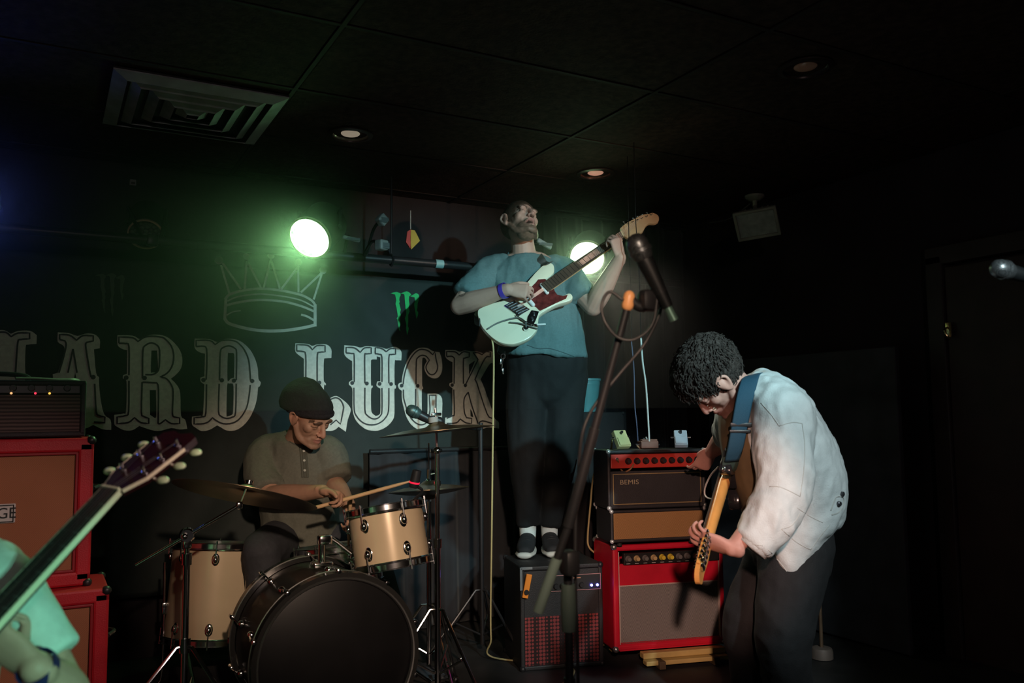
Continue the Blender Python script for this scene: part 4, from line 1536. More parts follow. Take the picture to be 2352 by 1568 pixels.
b.lathe([(.0, .026), (.020, .026), (.020, .048), (.0, .048)], axis_frame(k0 - RT * .012, cN), 16)
b.build('felt_washer', mat('grey_felt', (.35, .38, .38), .9), t)
b = MB()
b.box(k0 + cN * .06 + RT * .002, (.045, .012, .012), bev=.004)
b.cyl(k0 + cN * .045, k0 + cN * .085, .004, n=8)
b.build('wing_nut', CHROME, t)
b = MB()
tripod(b, k0.x, k0.y, .36, .27, rot=R(-70))
b.build('tripod_legs', CHROME, t)

# hi-hat
hx = P(985, 1125, 3.78)
t = thing('hi_hat', 'hi-hat cymbals on a thin chrome rod beside the crash stand', 'cymbal', (hx.x, hx.y, 0))
b = MB()
b.cyl((hx.x, hx.y, .05), (hx.x, hx.y, hx.z - .05), .011, n=12)
b.cyl((hx.x, hx.y, hx.z - .05), (hx.x, hx.y, 1.005), .0035, n=8)
b.build('rod', CHROME, t)
b = MB()
b.lathe([(0, 0), (.014, 0), (.016, .012), (.009, .02), (.009, .06), (0, .06)], Matrix.Translation((hx.x, hx.y, hx.z + .03)), 14)
b.cyl((hx.x, hx.y, hx.z + .07), (hx.x + .035, hx.y - .01, hx.z + .075), .004, n=8)
b.build('clutch', CHROME, t)
for s in (1, -1):
    b = MB()
    Mq = axis_frame(V((hx.x, hx.y, hx.z + s * .012)), V((-.02 * s + .0, .10 * s, s)))
    cymbal(b, Mq, .178)
    b.build('cymbal', BRONZE, t)
b = MB()
tripod(b, hx.x, hx.y, .30, .24, rot=R(30))
b.box((hx.x, hx.y - .0, .012), (.09, .26, .016), bev=.004)
b.build('pedal_and_legs', CHROME, t)

# drum throne
dx = P(690, 1260, 4.0)
t = thing('drum_throne', 'round black drum stool under the seated drummer', 'stool', (dx.x, dx.y, 0))
b = MB()
b.lathe([(0, .48), (.15, .48), (.165, .46), (.165, .42), (.15, .405), (0, .405)], Matrix.Translation((dx.x, dx.y, 0)), 32)
b.build('seat', RUBBER, t)
b = MB()
b.cyl((dx.x, dx.y, .1), (dx.x, dx.y, .41), .016, n=12)
tripod(b, dx.x, dx.y, .3, .24)
b.build('legs', CHROME, t)
SEATZ = .48


# ------------------------------------------------------------------ microphones
MICB = mat('microphone_black', (.010, .012, .013), .5, .1)


def mic(mb_grille, mb_body, c, d, s=1.0):
    """c = centre of the ball, d = direction from ball to tail"""
    d = V(d).normalized()
    M = axis_frame(c, d)
    r = .0255 * s
    mb_grille.lathe([(0, -r), (r * .5, -r * .9), (r * .85, -r * .55), (r, -.002), (r * .97, r * .35)], M, 24)
    mb_grille.lathe([(r * .97, r * .35), (r * 1.06, r * .4), (r * 1.06, r * .72), (r * .95, r * .78)], M, 24)
    mb_grille.lathe([(r * .95, r * .78), (r * .9, r * 1.1), (r * .7, r * 1.5)], M, 24)
    mb_body.lathe([(r * .75, r * 1.4), (r * .78, r * 1.9), (r * .55, r * 5.2), (r * .5, r * 6.0), (0, r * 6.02)], M, 20)
    return M


GRIL = weave('microphone_mesh', (.07, .08, .085), (.28, .30, .31), 420, .35, .8)
GRILT = weave('microphone_mesh_dark', (.03, .06, .06), (.12, .2, .2), 420, .4, .6)

# overhead microphone in front of the banner lettering
oc = P(946, 943, 3.72)
od = (P(1002, 972, 3.75) - oc)
t = thing('boom_microphone', 'dark microphone with teal grille on a boom over the crash cymbal', 'microphone', (oc.x, oc.y, oc.z))
g, q = MB(), MB()
mic(g, q, oc, od, 1.05)
g.build('grille', GRILT, t)
q.build('body', BLACKMET, t)
tail = oc + od.normalized() * .14
pbase = P(1104, 985, 4.12)
b = MB()
b.tube([oc + od.normalized() * .085, tail + V((0, 0, .02)), tail], .017, 12, 3)
b.build('clip', BLACKPLA, t)
b = MB()
b.cyl(tail, pbase, .008, n=10)
b.build('boom_arm', BLACKMET, t)
b = MB()
b.cyl((pbase.x, pbase.y, .05), pbase + V((0, 0, .03)), .011, n=12)
tripod(b, pbase.x, pbase.y, .30, .26, rot=.9)
b.build('stand', BLACKMET, t)

# small drum microphone with a red band, clipped at the hi-hat
cc_ = P(953, 1103, 3.46)
t = thing('drum_microphone', 'small black drum microphone with a red band clipped above the rack tom', 'microphone', cc_)
b = MB()
Mq = axis_frame(cc_, UP * .95 + RT * .2)
b.lathe([(0, .045), (.018, .042), (.02, .0), (.02, -.02), (.016, -.03), (0, -.032)], Mq, 18)
b.build('body', BLACKPLA, t)
b = MB()
b.lathe([(.0205, -.012), (.0215, -.012), (.0215, -.005), (.0205, -.005)], Mq, 18, closed=True)
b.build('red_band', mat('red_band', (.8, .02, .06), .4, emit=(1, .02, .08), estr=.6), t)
b = MB()
b.tube([cc_ - UP * .02, cc_ + RT * .03 - UP * .045, tc + dirU * .12 + RT * .09], .006, 8, 4)
b.build('gooseneck', BLACKMET, t)

# singer's boom microphone, nearest the camera
bs = P(1304, 1300, 2.05)
t = thing('microphone_stand', 'black boom microphone stand with silver-headed microphone in front of the singer', 'microphone', (bs.x, bs.y, 0))
b = MB()
b.cyl((bs.x, bs.y, .03), (bs.x, bs.y, .50), .014, n=14)
b.cyl((bs.x, bs.y, .48), (bs.x, bs.y, bs.z + .02), .0105, n=14)
b.build('pole', BLACKMET, t)
cz_ = on_y(1304, 1395, bs.y).z
b = MB()
b.lathe([(0, -.055), (.0165, -.055), (.019, .0), (.0165, .055), (0, .055)], Matrix.Translation((bs.x, bs.y, cz_)), 16)
b.build('clutch', mat('dark_grip', (.10, .14, .12), .35), t)
piv = P(1308, 1292, 2.02)
b = MB()
b.box(piv, (.04, .045, .06), bev=.012)
b.lathe([(0, -.03), (.024, -.03), (.024, .0), (.0, .0)], axis_frame(piv + RT * .0, -FW), 14)
b.build('boom_clutch', BLACKPLA, t)
be0, be1 = P(1236, 1405, 2.0), P(1305, 1210, 2.0)
be2 = P(1441, 703, 1.98)
ax_ = (be2 - be1).normalized()
b = MB()
b.tube([be0, be0 + (be1 - be0) * .63], [.0125, .0125], 14)
b.build('counterweight_grip', mat('painted_teal_lit_grip', (.16, .22, .19), .4), t)  # teal light on the grip is put into its colour
b = MB()
b.tube([be0 + (be1 - be0) * .5, be1, be2], [.0095, .0095, .0095], 12)
b.tube([be1, be1 + (be2 - be1) * .45], .0125, 12)
b.build('boom_arm', BLACKMET, t)
b = MB()
tp0 = P(1444, 684, 1.98)
b.tube([be2 + ax_ * .002, tp0 + ax_ * .004], [.0145, .0135], 12, endround=True)
b.build('boom_tip', mat('painted_warm_lit_tip', (.85, .40, .16), .4), t)  # orange colour stands in for warm light on the boom tip
mcen = P(1464, 562, 1.98)
md_ = P(1502, 640, 1.98) - mcen
g, q = MB(), MB()
mic(g, q, mcen, md_, 1.05)
g.build('grille', GRIL, t)
q.build('microphone_body', MICB, t)
mt = mcen + md_.normalized() * .095
b = MB()
b.tube([mt - md_.normalized() * .03, mt + md_.normalized() * .03], [.019, .016], 14)
b.tube([mt, P(1500, 690, 1.99), P(1470, 705, 1.985), be2 + ax_ * .02], [.011, .012, .012, .010], 10, 4)
b.box(P(1490, 690, 1.99), (.05, .035, .05), bev=.012)
b.build('clip_and_swivel', BLACKPLA, t)
b = MB()
tl = mcen + md_.normalized() * .16
b.tube([tl, tl + md_.normalized() * .035], [.0095, .011], 12)
b.build('plug', mat('green_plug', (.22, .4, .32), .35, .5), t)
b = MB()
tripod(b, bs.x, bs.y, .22, .30, rot=.2)
b.build('tripod_legs', BLACKMET, t)
# its cable
cable('microphone_cable', 'black cable hanging in loops from the boom microphone down its stand',
      [tl + md_.normalized() * .03, P(1522, 660, 2.0), P(1515, 720, 2.02), P(1480, 790, 2.0), P(1430, 850, 2.0), P(1385, 905, 2.0), P(1352, 955, 2.0), P(1335, 1010, 2.0), P(1328, 1100, 2.03), P(1322, 1200, 2.06), P(1322, 1350, 2.06), P(1326, 1480, 2.06), V((bs.x + .05, bs.y + .03, .30)), V((bs.x + .12, bs.y + .06, .02)), V((bs.x + .4, bs.y + .25, .008))], .0042, BKC, base=tl)
cable('microphone_cable', 'second black cable looped loosely around the boom near the microphone',
      [P(1512, 650, 1.99), P(1500, 740, 1.97), P(1460, 778, 1.96), P(1420, 775, 1.96), P(1390, 740, 1.96), P(1382, 700, 1.97), P(1400, 670, 1.97), P(1432, 690, 1.965)], .0038, BKC)
# pale lead hanging behind into the brown pedal
for lb, pts, r, m, top in (('thin pale cable hanging from above down to the brown pedal', [P(1472, 775, 3.88), P(1476, 830, 3.88), P(1483, 880, 3.9), P(1488, 950, 3.92), P(1491, 1020, 3.93), mp2 @ V((0, .02, .05))], .0042, GC, P(1460, 500, 3.9)),
                           ('thin dark blue cable hanging left of the pale cable', [P(1450, 780, 4.1), P(1456, 850, 4.1), P(1458, 930, 4.1), P(1463, 980, 4.1), P(1468, 1060, 4.12), P(1470, 1090, 4.14)], .003, mat('blue_black_cable', (.10, .11, .18), .4), P(1446, 600, 4.1))):
    hcab = cable('hanging_cable', lb, pts, r, m)
    b = MB()
    b.tube([V((top.x, top.y, CEIL)), top, (top + pts[0]) / 2 + RT * .004, pts[0]], .002, 6, 5)
    b.build('upper_lead', mat('matt_black_cord', (.008, .008, .009), .9, spec=.1), hcab, smooth='all')

# second microphone stand behind the crouching guitarist
s2 = P(1879, 1290, 3.95)
t = thing('microphone_stand', 'thin rust-coloured stand pole with heavy base behind the crouching guitarist', 'microphone', (s2.x, s2.y, 0))
RUST = mat('worn_brown_metal', (.30, .19, .12), .4, .6, var=.3)
b = MB()
b.cyl((s2.x, s2.y, .02), (s2.x, s2.y, .70), .0085, n=12)
b.build('pole', RUST, t)
b = MB()
b.lathe([(0, .05), (.03, .05), (.045, .045), (.05, .03), (.05, .0), (0, 0)], Matrix.Translation((s2.x, s2.y, .002)), 24)
b.build('base', mat('worn_base', (.25, .19, .16), .6, .3, var=.3), t)
b = MB()
b.lathe([(0, -.02), (.014, -.02), (.016, .05), (0, .05)], Matrix.Translation((s2.x, s2.y, .62)), 14)
b.build('clutch', BLACKPLA, t)

# microphone at the right edge
m2 = P(2297, 617, 2.25)
t = thing('microphone_stand', 'dim microphone on a boom at the right edge of the room', 'microphone', V((P(2480, 700, 2.3).x, P(2480, 700, 2.3).y, 0)))
d2 = P(2380, 640, 2.27) - m2
g, q = MB(), MB()
mic(g, q, m2, d2, 1.0)
g.build('grille', GRIL, t)
q.build('microphone_body', MICB, t)
sp = P(2480, 700, 2.3)
b = MB()
b.tube([m2 + d2.normalized() * .07, m2 + d2.normalized() * .15, sp + V((0, 0, .0))], [.018, .012, .009], 10)
b.cyl((sp.x, sp.y, .03), (sp.x, sp.y, sp.z + .02), .011, n=12)
tripod(b, sp.x, sp.y, .25, .28)
b.build('boom_and_pole', BLACKMET, t)

# singer's guitar lead falls straight to the floor
l0 = P(1134, 792, 3.93)
cable('guitar_cable', 'long yellow guitar cable falling straight from the white guitar to the floor',
      [P(1126, 772, 3.92), P(1131, 785, 3.92), P(1134, 830, 3.92), P(1132, 1000, 3.92), P(1129, 1250, 3.92), P(1127, 1400, 3.92), V((P(1128, 1470, 3.92).x, P(1128, 1470, 3.92).y, .10)), V((P(1128, 1470, 3.92).x + .02, P(1128, 1470, 3.92).y + .02, .012)), V((P(1128, 1470, 3.92).x + .25, P(1128, 1470, 3.92).y - .3, .008)), V((P(1128, 1470, 3.92).x - .1, P(1128, 1470, 3.92).y - .6, .008))], .0042, YC)
# teal bucket behind the singer's legs
bk = P(1346, 905, 4.86)
t = thing('plastic_bucket', 'teal plastic bucket on a tall black case behind the singer\'s legs', 'bucket', bk - V((0, 0, .11)))
b = MB()
z0 = bk.z - .10
b.lathe([(.06, 0), (.082, .18), (.078, .18), (.057, .004), (0, .004)], Matrix.Translation((bk.x, bk.y, z0)), 28)
b.build('pail', mat('teal_plastic', (.12, .38, .42), .4, var=.1), t)
b = MB()
b.lathe([(.080, .173), (.086, .175), (.086, .187), (.078, .187)], Matrix.Translation((bk.x, bk.y, z0)), 28, closed=True)
b.lathe([(.0768, .153), (.0805, .153), (.0808, .16), (.077, .16)], Matrix.Translation((bk.x, bk.y, z0)), 28, closed=True)
b.build('rim', mat('teal_plastic', (.12, .38, .42), .4), t)
M = Matrix.Translation((bk.x, bk.y, 0))
t = thing('flight_case', 'tall black flight case under the teal bucket', 'case', (bk.x, bk.y, 0))
b = MB(M)
b.box((0, 0, (z0) / 2 + .01), (.36, .24, z0 - .025), bev=.006)
b.build('case_body', TOLEX, t, smooth=False)
b = MB(M)
for sx in (-1, 1):
    for sy in (-1, 1):
        b.box((sx * .178, sy * .118, z0 / 2 + .01), (.012, .012, z0 - .03))
        b.ball((sx * .172, sy * .112, z0 - .012), .014, 8)
b.build('edge_guards', BLACKMET, t)
# ------------------------------------------------------------------ people
from mathutils.bvhtree import BVHTree

SKIN = mat('skin', (.5, .31, .23), .55, attr='Col', var=.06, vscale=25, bump=.08, bscale=180, spec=.35)


def limb(mb, pts, radii, n=14, side=None, rb=None, ends=True, sub=4):
    mb.tube(pts, radii, n, sub, side=side, rb=rb, endround=ends)


def make_head(mb, M, jaw=0.0, ear=True):
    """local axes: x sideways, y to the face, z to the crown; origin between the ears"""
    k = MB(M)
    k.ball((0, -.014, .034), (.074, .096, .086), 24)
    k.ball((0, .022, -.012), (.064, .060, .088), 20)
    jz = -.03 * jaw
    k.ball((0, .036, -.074 + jz), (.049, .050, .036), 18)
    if jaw:
        k.ball((0, .034, -.070 + jz * .4), (.051, .050, .040), 18)
    k.ball((0, .078, -.096 + jz), (.021, .017, .017), 14)
    for s in (-1, 1):
        k.tube([(s * .062, -.005, -.03), (s * .053, .025, -.075 + jz), (s * .018, .078, -.098 + jz)], [.014, .014, .012], 10, 3, endround=True)
        k.ball((s * .043, .047, -.018), (.022, .024, .022), 12)
        k.ball((s * .028, .078, .022), (.027, .014, .010), 12)
        k.ball((s * .031, .069, .000), (.0155, .0155, .0145), 12)
        k.ball((s * .012, .091, -.036), (.009, .010, .008), 10)
        if ear:
            er = Matrix.Rotation(s * R(-22), 3, 'Z')
            k.ball((s * .078, -.010, -.004), (.009, .020, .031), 14, rot=er)
            k.tube([(s * .078, .006, -.012), (s * .083, .008, .016), (s * .088, -.010, .028), (s * .090, -.028, .014), (s * .085, -.022, -.012), (s * .079, -.008, -.030)], .0058, 8, 4, endround=True)
    k.tube([(0, .080, .018), (0, .089, .002), (0, .099, -.022), (0, .103, -.033)], [.009, .0095, .0115, .012], 12, 3, endround=True)
    k.tube([(-.026, .074, -.060), (-.010, .088, -.056), (0, .0885, -.058), (.010, .088, -.056), (.026, .074, -.060)], [.004, .0075, .007, .0075, .004], 8, 3, endround=True)
    k.tube([(-.024, .073, -.066 + jz), (0, .087, -.072 + jz), (.024, .073, -.066 + jz)], [.004, .0085, .004], 8, 4, endround=True)
    mb.add(k.v, k.f)


def face_sculpt(me, M, jaw=0.0):
    Mi = M.inverted()
    ax = (M.to_3x3() @ V((0, 1, 0))).normalized()
    jz = -.03 * jaw

    def fn(p, n):
        q = Mi @ p
        if q.length > .16 or q.y < .03:
            return p
        d = 0
        for s in (-1, 1):
            d -= .006 * math.exp(-((q.x - s * .014) / .006) ** 2 - ((q.z - .004) / .008) ** 2)      # beside the nose root
            d -= .0045 * math.exp(-((q.x - s * .032) / .018) ** 2 - ((q.z + .000) / .0025) ** 2)    # lid line
            d -= .004 * math.exp(-((q.x - s * .030) / .006) ** 2 - ((q.z + .052) / .016) ** 2)      # cheek line
            d -= .004 * math.exp(-((q.x - s * .009) / .004) ** 2 - ((q.z + .043) / .004) ** 2 - ((q.y - .096) / .010) ** 2)   # nostril
        if jaw:
            e = (q.x / .021) ** 2 + ((q.z + .071) / (.004 + .0165 * jaw)) ** 2
            d -= .024 * math.exp(-e * e * .8)
        else:
            d -= .0035 * math.exp(-(q.x / .022) ** 4 - ((q.z + .0645) / .0022) ** 2)
        return p + ax * d
    displace(me, fn)


def face_paint(me, M, base=(.50, .31, .23), beard=0.0, brow=(.05, .03, .02), jaw=0.0, hairline=None, extra=None):
    Mi = M.inverted()
    jz = -.03 * jaw
    base = np.array(base)

    def mixc(a, b, t):
        return a * (1 - t) + np.array(b) * t

    def fn(p):
        q = Mi @ p
        c = base
        if q.length < .19:
            t = math.exp(-(((abs(q.x) - .078) / .02) ** 2 + ((q.y + .01) / .03) ** 2 + (q.z / .04) ** 2))
            c = mixc(c, (.55, .24, .18), .5 * t)
            t = math.exp(-((q.z + .03) / .02) ** 2) * math.exp(-(abs(q.x) / .03) ** 2) * (q.y > .08)
            c = mixc(c, (.56, .25, .2), .4 * t)
            if q.y > .04:
                zz = q.z - .024 + 3.5 * (abs(q.x) - .03) ** 2 * 4
                if abs(zz) < .0062 and .010 < abs(q.x) < .053:
                    c = mixc(c, brow, .85)
                if abs(q.z + .0008) < .0022 and .016 < abs(q.x) < .047:
                    c = mixc(c, (.06, .03, .02), .8)
                m = ((q.x / .025) ** 2 + ((q.z + .064 - jz * .5) / (.013 + .015 * jaw)) ** 2)
                if m < 1 and q.y > .05:
                    c = mixc(c, (.42, .17, .15), .75)
                if jaw and ((q.x / .019) ** 2 + ((q.z + .071) / (.003 + .0155 * jaw)) ** 2) < 1:
                    c = mixc(c, (.012, .004, .004), .95)
                for s in (-1, 1):
                    if (q.x - s * .009) ** 2 + ((q.z + .043)) ** 2 + ((q.y - .096) * .6) ** 2 < .0042 ** 2:
                        c = mixc(c, (.03, .01, .01), .8)
            if beard:
                nz_ = noise.noise(V(q) * 90) * .25
                lo = max(0, min(1, (-.040 + .018 * (abs(q.x) < .022) * 0 - q.z) / .018))
                side_ = max(0, min(1, (abs(q.x) - .048) / .012)) * max(0, min(1, (.012 - q.z) / .02)) * max(0, min(1, (q.y + .004) / .01))
                t = max(lo * max(0, min(1, (q.y + .01) / .02)), side_)
                if q.y > .06 and ((q.x / .024) ** 2 + ((q.z + .064 - jz * .5) / (.015 + .014 * jaw)) ** 2) < 1:
                    t *= .15
                if q.z < -.15:
                    t = 0
                c = mixc(c, (.095, .055, .035), max(0, min(1, beard * t * (1 + nz_))))
        if extra:
            c = extra(p, q, c)
        return c
    paint(me, fn)


def hand(mb, w, y, z, thumb_side, s=1.0, curl=((20, 30, 20),) * 4, spread=3, thumb=(35, 20, 25), tdir=None):
    """w wrist, y along the hand, z the way the palm faces, thumb_side +1/-1 along y x z"""
    y = V(y).normalized()
    z = V(z)
    z = (z - y * z.dot(y)).normalized()
    x = y.cross(z) * thumb_side
    w = V(w)
    L = lambda a, b, c: w + x * (a * s) + y * (b * s) + z * (c * s)
    mb.tube([L(0, -.02, 0), L(0, .01, 0), L(.002, .045, .002), L(.002, .088, 0)], [.026 * s, .028 * s, .038 * s, .040 * s], 14, 3, side=x, rb=[.019 * s, .018 * s, .0165 * s, .0125 * s], endround=True)
    mb.tube([L(.020, .012, .006), L(.032, .04, .010)], [.017 * s, .015 * s], 10, 2, endround=True)
    for i in range(4):
        bx = (.030 - .020 * i)
        ln = (.074, .082, .077, .060)[i] * s
        r0 = (.0088, .0090, .0086, .0075)[i] * s
        th = 0.0
        p = L(bx, .086 - .004 * abs(i - 1.2), .0)
        sp = R(spread * (1.5 - i))
        pts, rad = [L(bx * .8, .06, 0), p], [r0 * 1.0, r0 * 1.05]
        for seg, fr_ in zip(curl[i], (.46, .30, .24)):
            th += R(seg)
            d = (y * cos(th) + z * sin(th))
            d = (d + x * sin(sp) * cos(th)).normalized()
            p = p + d * (ln * fr_)
            pts.append(p)
            rad.append(r0 * (1 - .09 * (len(pts) - 2)))
        mb.tube(pts, rad, 10, 2, endround=True)
    a, b_, c = thumb
    p = L(.030, .020, .008)
    td = tdir or (x * sin(R(a)) * 1.0 + y * cos(R(a)) + z * sin(R(b_)))
    td = V(td).normalized()
    p1 = p + td * (.034 * s)
    d2 = (td + z * sin(R(c)) + y * .25).normalized()
    p2 = p1 + d2 * (.030 * s)
    p3 = p2 + (d2 + z * sin(R(c)) * .7).normalized() * (.024 * s)
    mb.tube([L(.018, .008, .004), p, p1, p2, p3], [.014 * s, .014 * s, .0115 * s, .0100 * s, .0085 * s], 10, 2, endround=True)


def head_frame(c, fwd, up):
    f = V(fwd).normalized()
    u = V(up)
    u = (u - f * u.dot(f)).normalized()
    x = f.cross(u)
    return Matrix(((x.x, f.x, u.x, c.x), (x.y, f.y, u.y, c.y), (x.z, f.z, u.z, c.z), (0, 0, 0, 1)))


def hair_shell(M, fn_r, inside, n=64, seed=0, rough=.004, freq=30):
    """cap of hair over the skull: fn_r scales the skull, inside(q) is 0..1 where hair grows"""
    b = MB()
    vs, fs = [], []
    k = n // 2
    for i in range(k + 1):
        ph = pi * i / k
        for j in range(n):
            th = 2 * pi * j / n
            d = V((sin(ph) * cos(th), sin(ph) * sin(th), cos(ph)))
            q = V((d.x * .074, d.y * .096 - .014, d.z * .088 + .032))
            t = inside(q)
            off = fn_r(q) * t - .012 * (1 - t)
            nn = noise.noise(d * freq * .1 + V((seed, 0, 0))) * .5 + noise.noise(d * freq * .35 + V((seed, 3, 0))) * .5
            q = q + d * (off + rough * nn * t)
            vs.append(M @ q)
    for i in range(k):
        for j in range(n):
            j2 = (j + 1) % n
            fs.append((i * n + j, i * n + j2, (i + 1) * n + j2, (i + 1) * n + j))
    b.add(vs, fs)
    return b


def smoothstep(a, b, x):
    t = max(0.0, min(1.0, (x - a) / (b - a)))
    return t * t * (3 - 2 * t)


class Surf:
    """for laying seams, buttons and straps on a garment"""
    def __init__(self, me):
        self.b = BVHTree.FromPolygons([v.co.copy() for v in me.vertices], [tuple(p.vertices) for p in me.polygons])

    def hit(self, px, py):
        d = (P(px, py, 1) - CAM).normalized()
        h = self.b.ray_cast(CAM, d)
        return (h[0], h[1]) if h[0] is not None else (None, None)

    def near(self, p):
        h = self.b.find_nearest(p)
        return h[0], h[1]

    def line(self, mb, pts, r=.0022, sub=6, lift=.0008):
        q = cr(pts, sub)
        runs = [[]]
        for a in q:
            h, n = self.hit(a[0], a[1])
            if h is None:
                continue
            p = h + n * lift
            if runs[-1] and (p - runs[-1][-1]).length > .03:
                runs.append([])
            runs[-1].append(p)
        for out in runs:
            if len(out) > 2:
                mb.tube(out, r, 6)

    def ring(self, c, ax, u, rad, n=40):
        pass


def cloth_obj(name, mb, m, parent, voxel, it, fold, label=None, base=None):
    me = fuse(mb, voxel, it)
    if fold:
        for f in fold:
            displace(me, f)
    s = Surf(me)
    o = add_mesh(name, me, m, parent, base, smooth='all')
    if label:
        o['label'] = label
    return o, s


# =================================================================== the singer
D = 4.2
pr = thing('person', 'bearded singer in teal t-shirt and black trousers, head thrown back, standing on the bass amplifier', 'person', P(1225, 1262, D))
hc = P(1195, 513, 4.17)
HM = head_frame(hc, UP * .58 - FW * .62 + RT * .50, UP * .78 + FW * .62 - RT * .12) @ Matrix.Scale(1.03, 4)
b = MB()
make_head(b, HM, .65)
neckdir = HM.to_3x3() @ V((0, -.012, -.03))
limb(b, [P(1206, 625, 4.22), P(1203, 585, 4.21), P(1199, 548, 4.20), hc + neckdir], [.075, .062, .056, .058], 18)
# trunk and legs under the clothes
limb(b, [P(1206, 612, 4.22), P(1212, 680, 4.22), P(1240, 760, 4.22), P(1256, 850, 4.22)], [.15, .155, .13, .14], 18, side=RT, rb=[.08, .10, .09, .10])
for pts in ([(1222, 850), (1210, 1030), (1213, 1190), (1213, 1232)], [(1290, 850), (1282, 1030), (1264, 1190), (1262, 1232)]):
    limb(b, [P(x, y, 4.22) for x, y in pts], [.085, .06, .038, .04], 14)
# right arm
e, wq = P(1056, 702, 4.05), P(1165, 665, 3.93)
limb(b, [P(1125, 618, 4.22), P(1085, 660, 4.14), e], [.062, .050, .046], 14)
limb(b, [e, e + (wq - e) * .3, e + (wq - e) * .75, wq], [.046, .050, .036, .030], 14)
hand(b, wq, RT * .93 - UP * .10 - FW * .12, FW * .8 - UP * .45 + RT * .2, 1, .98, ((35, 38, 25), (42, 42, 25), (48, 45, 28), (55, 48, 30)), 4, tdir=RT * .75 + UP * .25 + FW * .3)
# left arm
e2, w2 = P(1362, 706, 4.14), P(1424, 592, 4.05)
limb(b, [P(1300, 622, 4.26), P(1325, 662, 4.22), e2], [.062, .052, .044], 14)
limb(b, [e2, e2 + (w2 - e2) * .3, e2 + (w2 - e2) * .75, w2], [.044, .050, .037, .030], 14)
hand(b, w2, UP * .88 - RT * .22 - FW * .08, FW * .7 - RT * .55 + UP * .0, -1, .98, ((40, 70, 40), (45, 72, 42), (50, 75, 40), (55, 75, 40)), 5, tdir=UP * .7 + FW * .6 - RT * .3)
me = fuse(b, .0036, 5)
face_sculpt(me, HM, .65)
tatc = P(1060, 672, 4.0)


def tattoo(p, q, c):
    v = p - tatc
    ux, uy = v.dot(RT), v.dot(UP)
    if abs(ux) < .03 and abs(uy) < .03 and (p - CAM).dot(FW) < 4.1:
        r_ = math.hypot(ux, uy)
        if abs(r_ - .016) < .0028 and noise.noise(p * 60) > -.15:
            return c * .35
    return c


face_paint(me, HM, (.52, .315, .25), beard=.80, jaw=.65, extra=tattoo)
body = add_mesh('body', me, SKIN, pr, smooth='all')
hm = mat('dark_brown_hair', (.045, .026, .016), .6, var=.3, vscale=60, bump=.4, bscale=120)
hair_shell(HM, lambda q: .004 + .003 * smoothstep(.06, .12, q.z), lambda q: smoothstep(-.01, .012, (q.z - .01) * .9 - (q.y - .048) * 1.0 + (.014 if abs(q.x) > .05 else 0)) * smoothstep(-.05, -.03, q.z)).build('hair', hm, pr, smooth='all')

TEE = mat('teal_cotton', (.105, .19, .20), .85, var=.10, vscale=120, bump=.15, bscale=400)
b = MB()
limb(b, [P(1204, 588, 4.21), P(1206, 604, 4.21), P(1210, 640, 4.2), P(1214, 690, 4.2), P(1246, 755, 4.2), P(1246, 813, 4.2)], [.075, .135, .185, .185, .185, .215], 24, side=RT, rb=[.07, .09, .115, .125, .135, .15], ends=False)
limb(b, [P(1155, 612, 4.21), P(1128, 622, 4.21), P(1102, 650, 4.15), P(1074, 682, 4.09)], [.055, .066, .068, .070], 16, ends='start')
limb(b, [P(1262, 610, 4.24), P(1294, 624, 4.25), P(1318, 656, 4.21), P(1336, 684, 4.18)], [.055, .066, .068, .072], 16, ends='start')
tee, st = cloth_obj('t_shirt', b, TEE, pr, .0075, 5, (folds(6, .014, (1, 1, .5), 3), folds(11, .007, (1.4, 1.4, .6), 17), folds(24, .0025, (1, 1, .7), 8)))
b = MB()
nk = P(1203, 587, 4.205)
aa = (RT * .98 + UP * -.05).normalized()
bb_ = (-FW * .86 - UP * .5).normalized()
b.tube([nk + aa * (.077 * cos(2 * pi * k / 28)) + bb_ * (.072 * sin(2 * pi * k / 28)) for k in range(29)], .0055, 8)
b.build('neckband', mat('teal_rib', (.085, .155, .16), .85), tee)
b = MB()
st.line(b, [(1210, 792), (1235, 800), (1262, 800), (1290, 808), (1318, 818)], .0018)
b.build('hem_seam', mat('teal_seam', (.06, .11, .12), .9), tee)

TROU = mat('black_twill', (.008, .0088, .010), .85, var=.15, vscale=60, bump=.2, bscale=350)
b = MB()
limb(b, [P(1256, 792, 4.2), P(1256, 830, 4.2), P(1256, 890, 4.2)], [.180, .196, .17], 22, side=RT, rb=[.115, .13, .11], ends='end')
limb(b, [P(1216, 860, 4.2), P(1210, 960, 4.19), P(1210, 1060, 4.18), P(1212, 1140, 4.2), P(1212, 1204, 4.21)], [.105, .098, .084, .064, .052], 18, ends='start')
limb(b, [P(1300, 860, 4.22), P(1290, 960, 4.21), P(1283, 1060, 4.2), P(1272, 1140, 4.21), P(1264, 1204, 4.22)], [.105, .098, .082, .062, .052], 18, ends='start')
trou, stt = cloth_obj('trousers', b, TROU, pr, .009, 4, (folds(7, .008, (1.3, 1.3, .25), 11), folds(16, .003, (1, 1, .6), 2)))
WS = mat('white_sock', (.80, .80, .76), .85, bump=.3, bscale=200)
SH = mat('black_suede', (.025, .025, .028), .8, var=.2)
WR = mat('white_rubber', (.75, .75, .70), .55, var=.08)
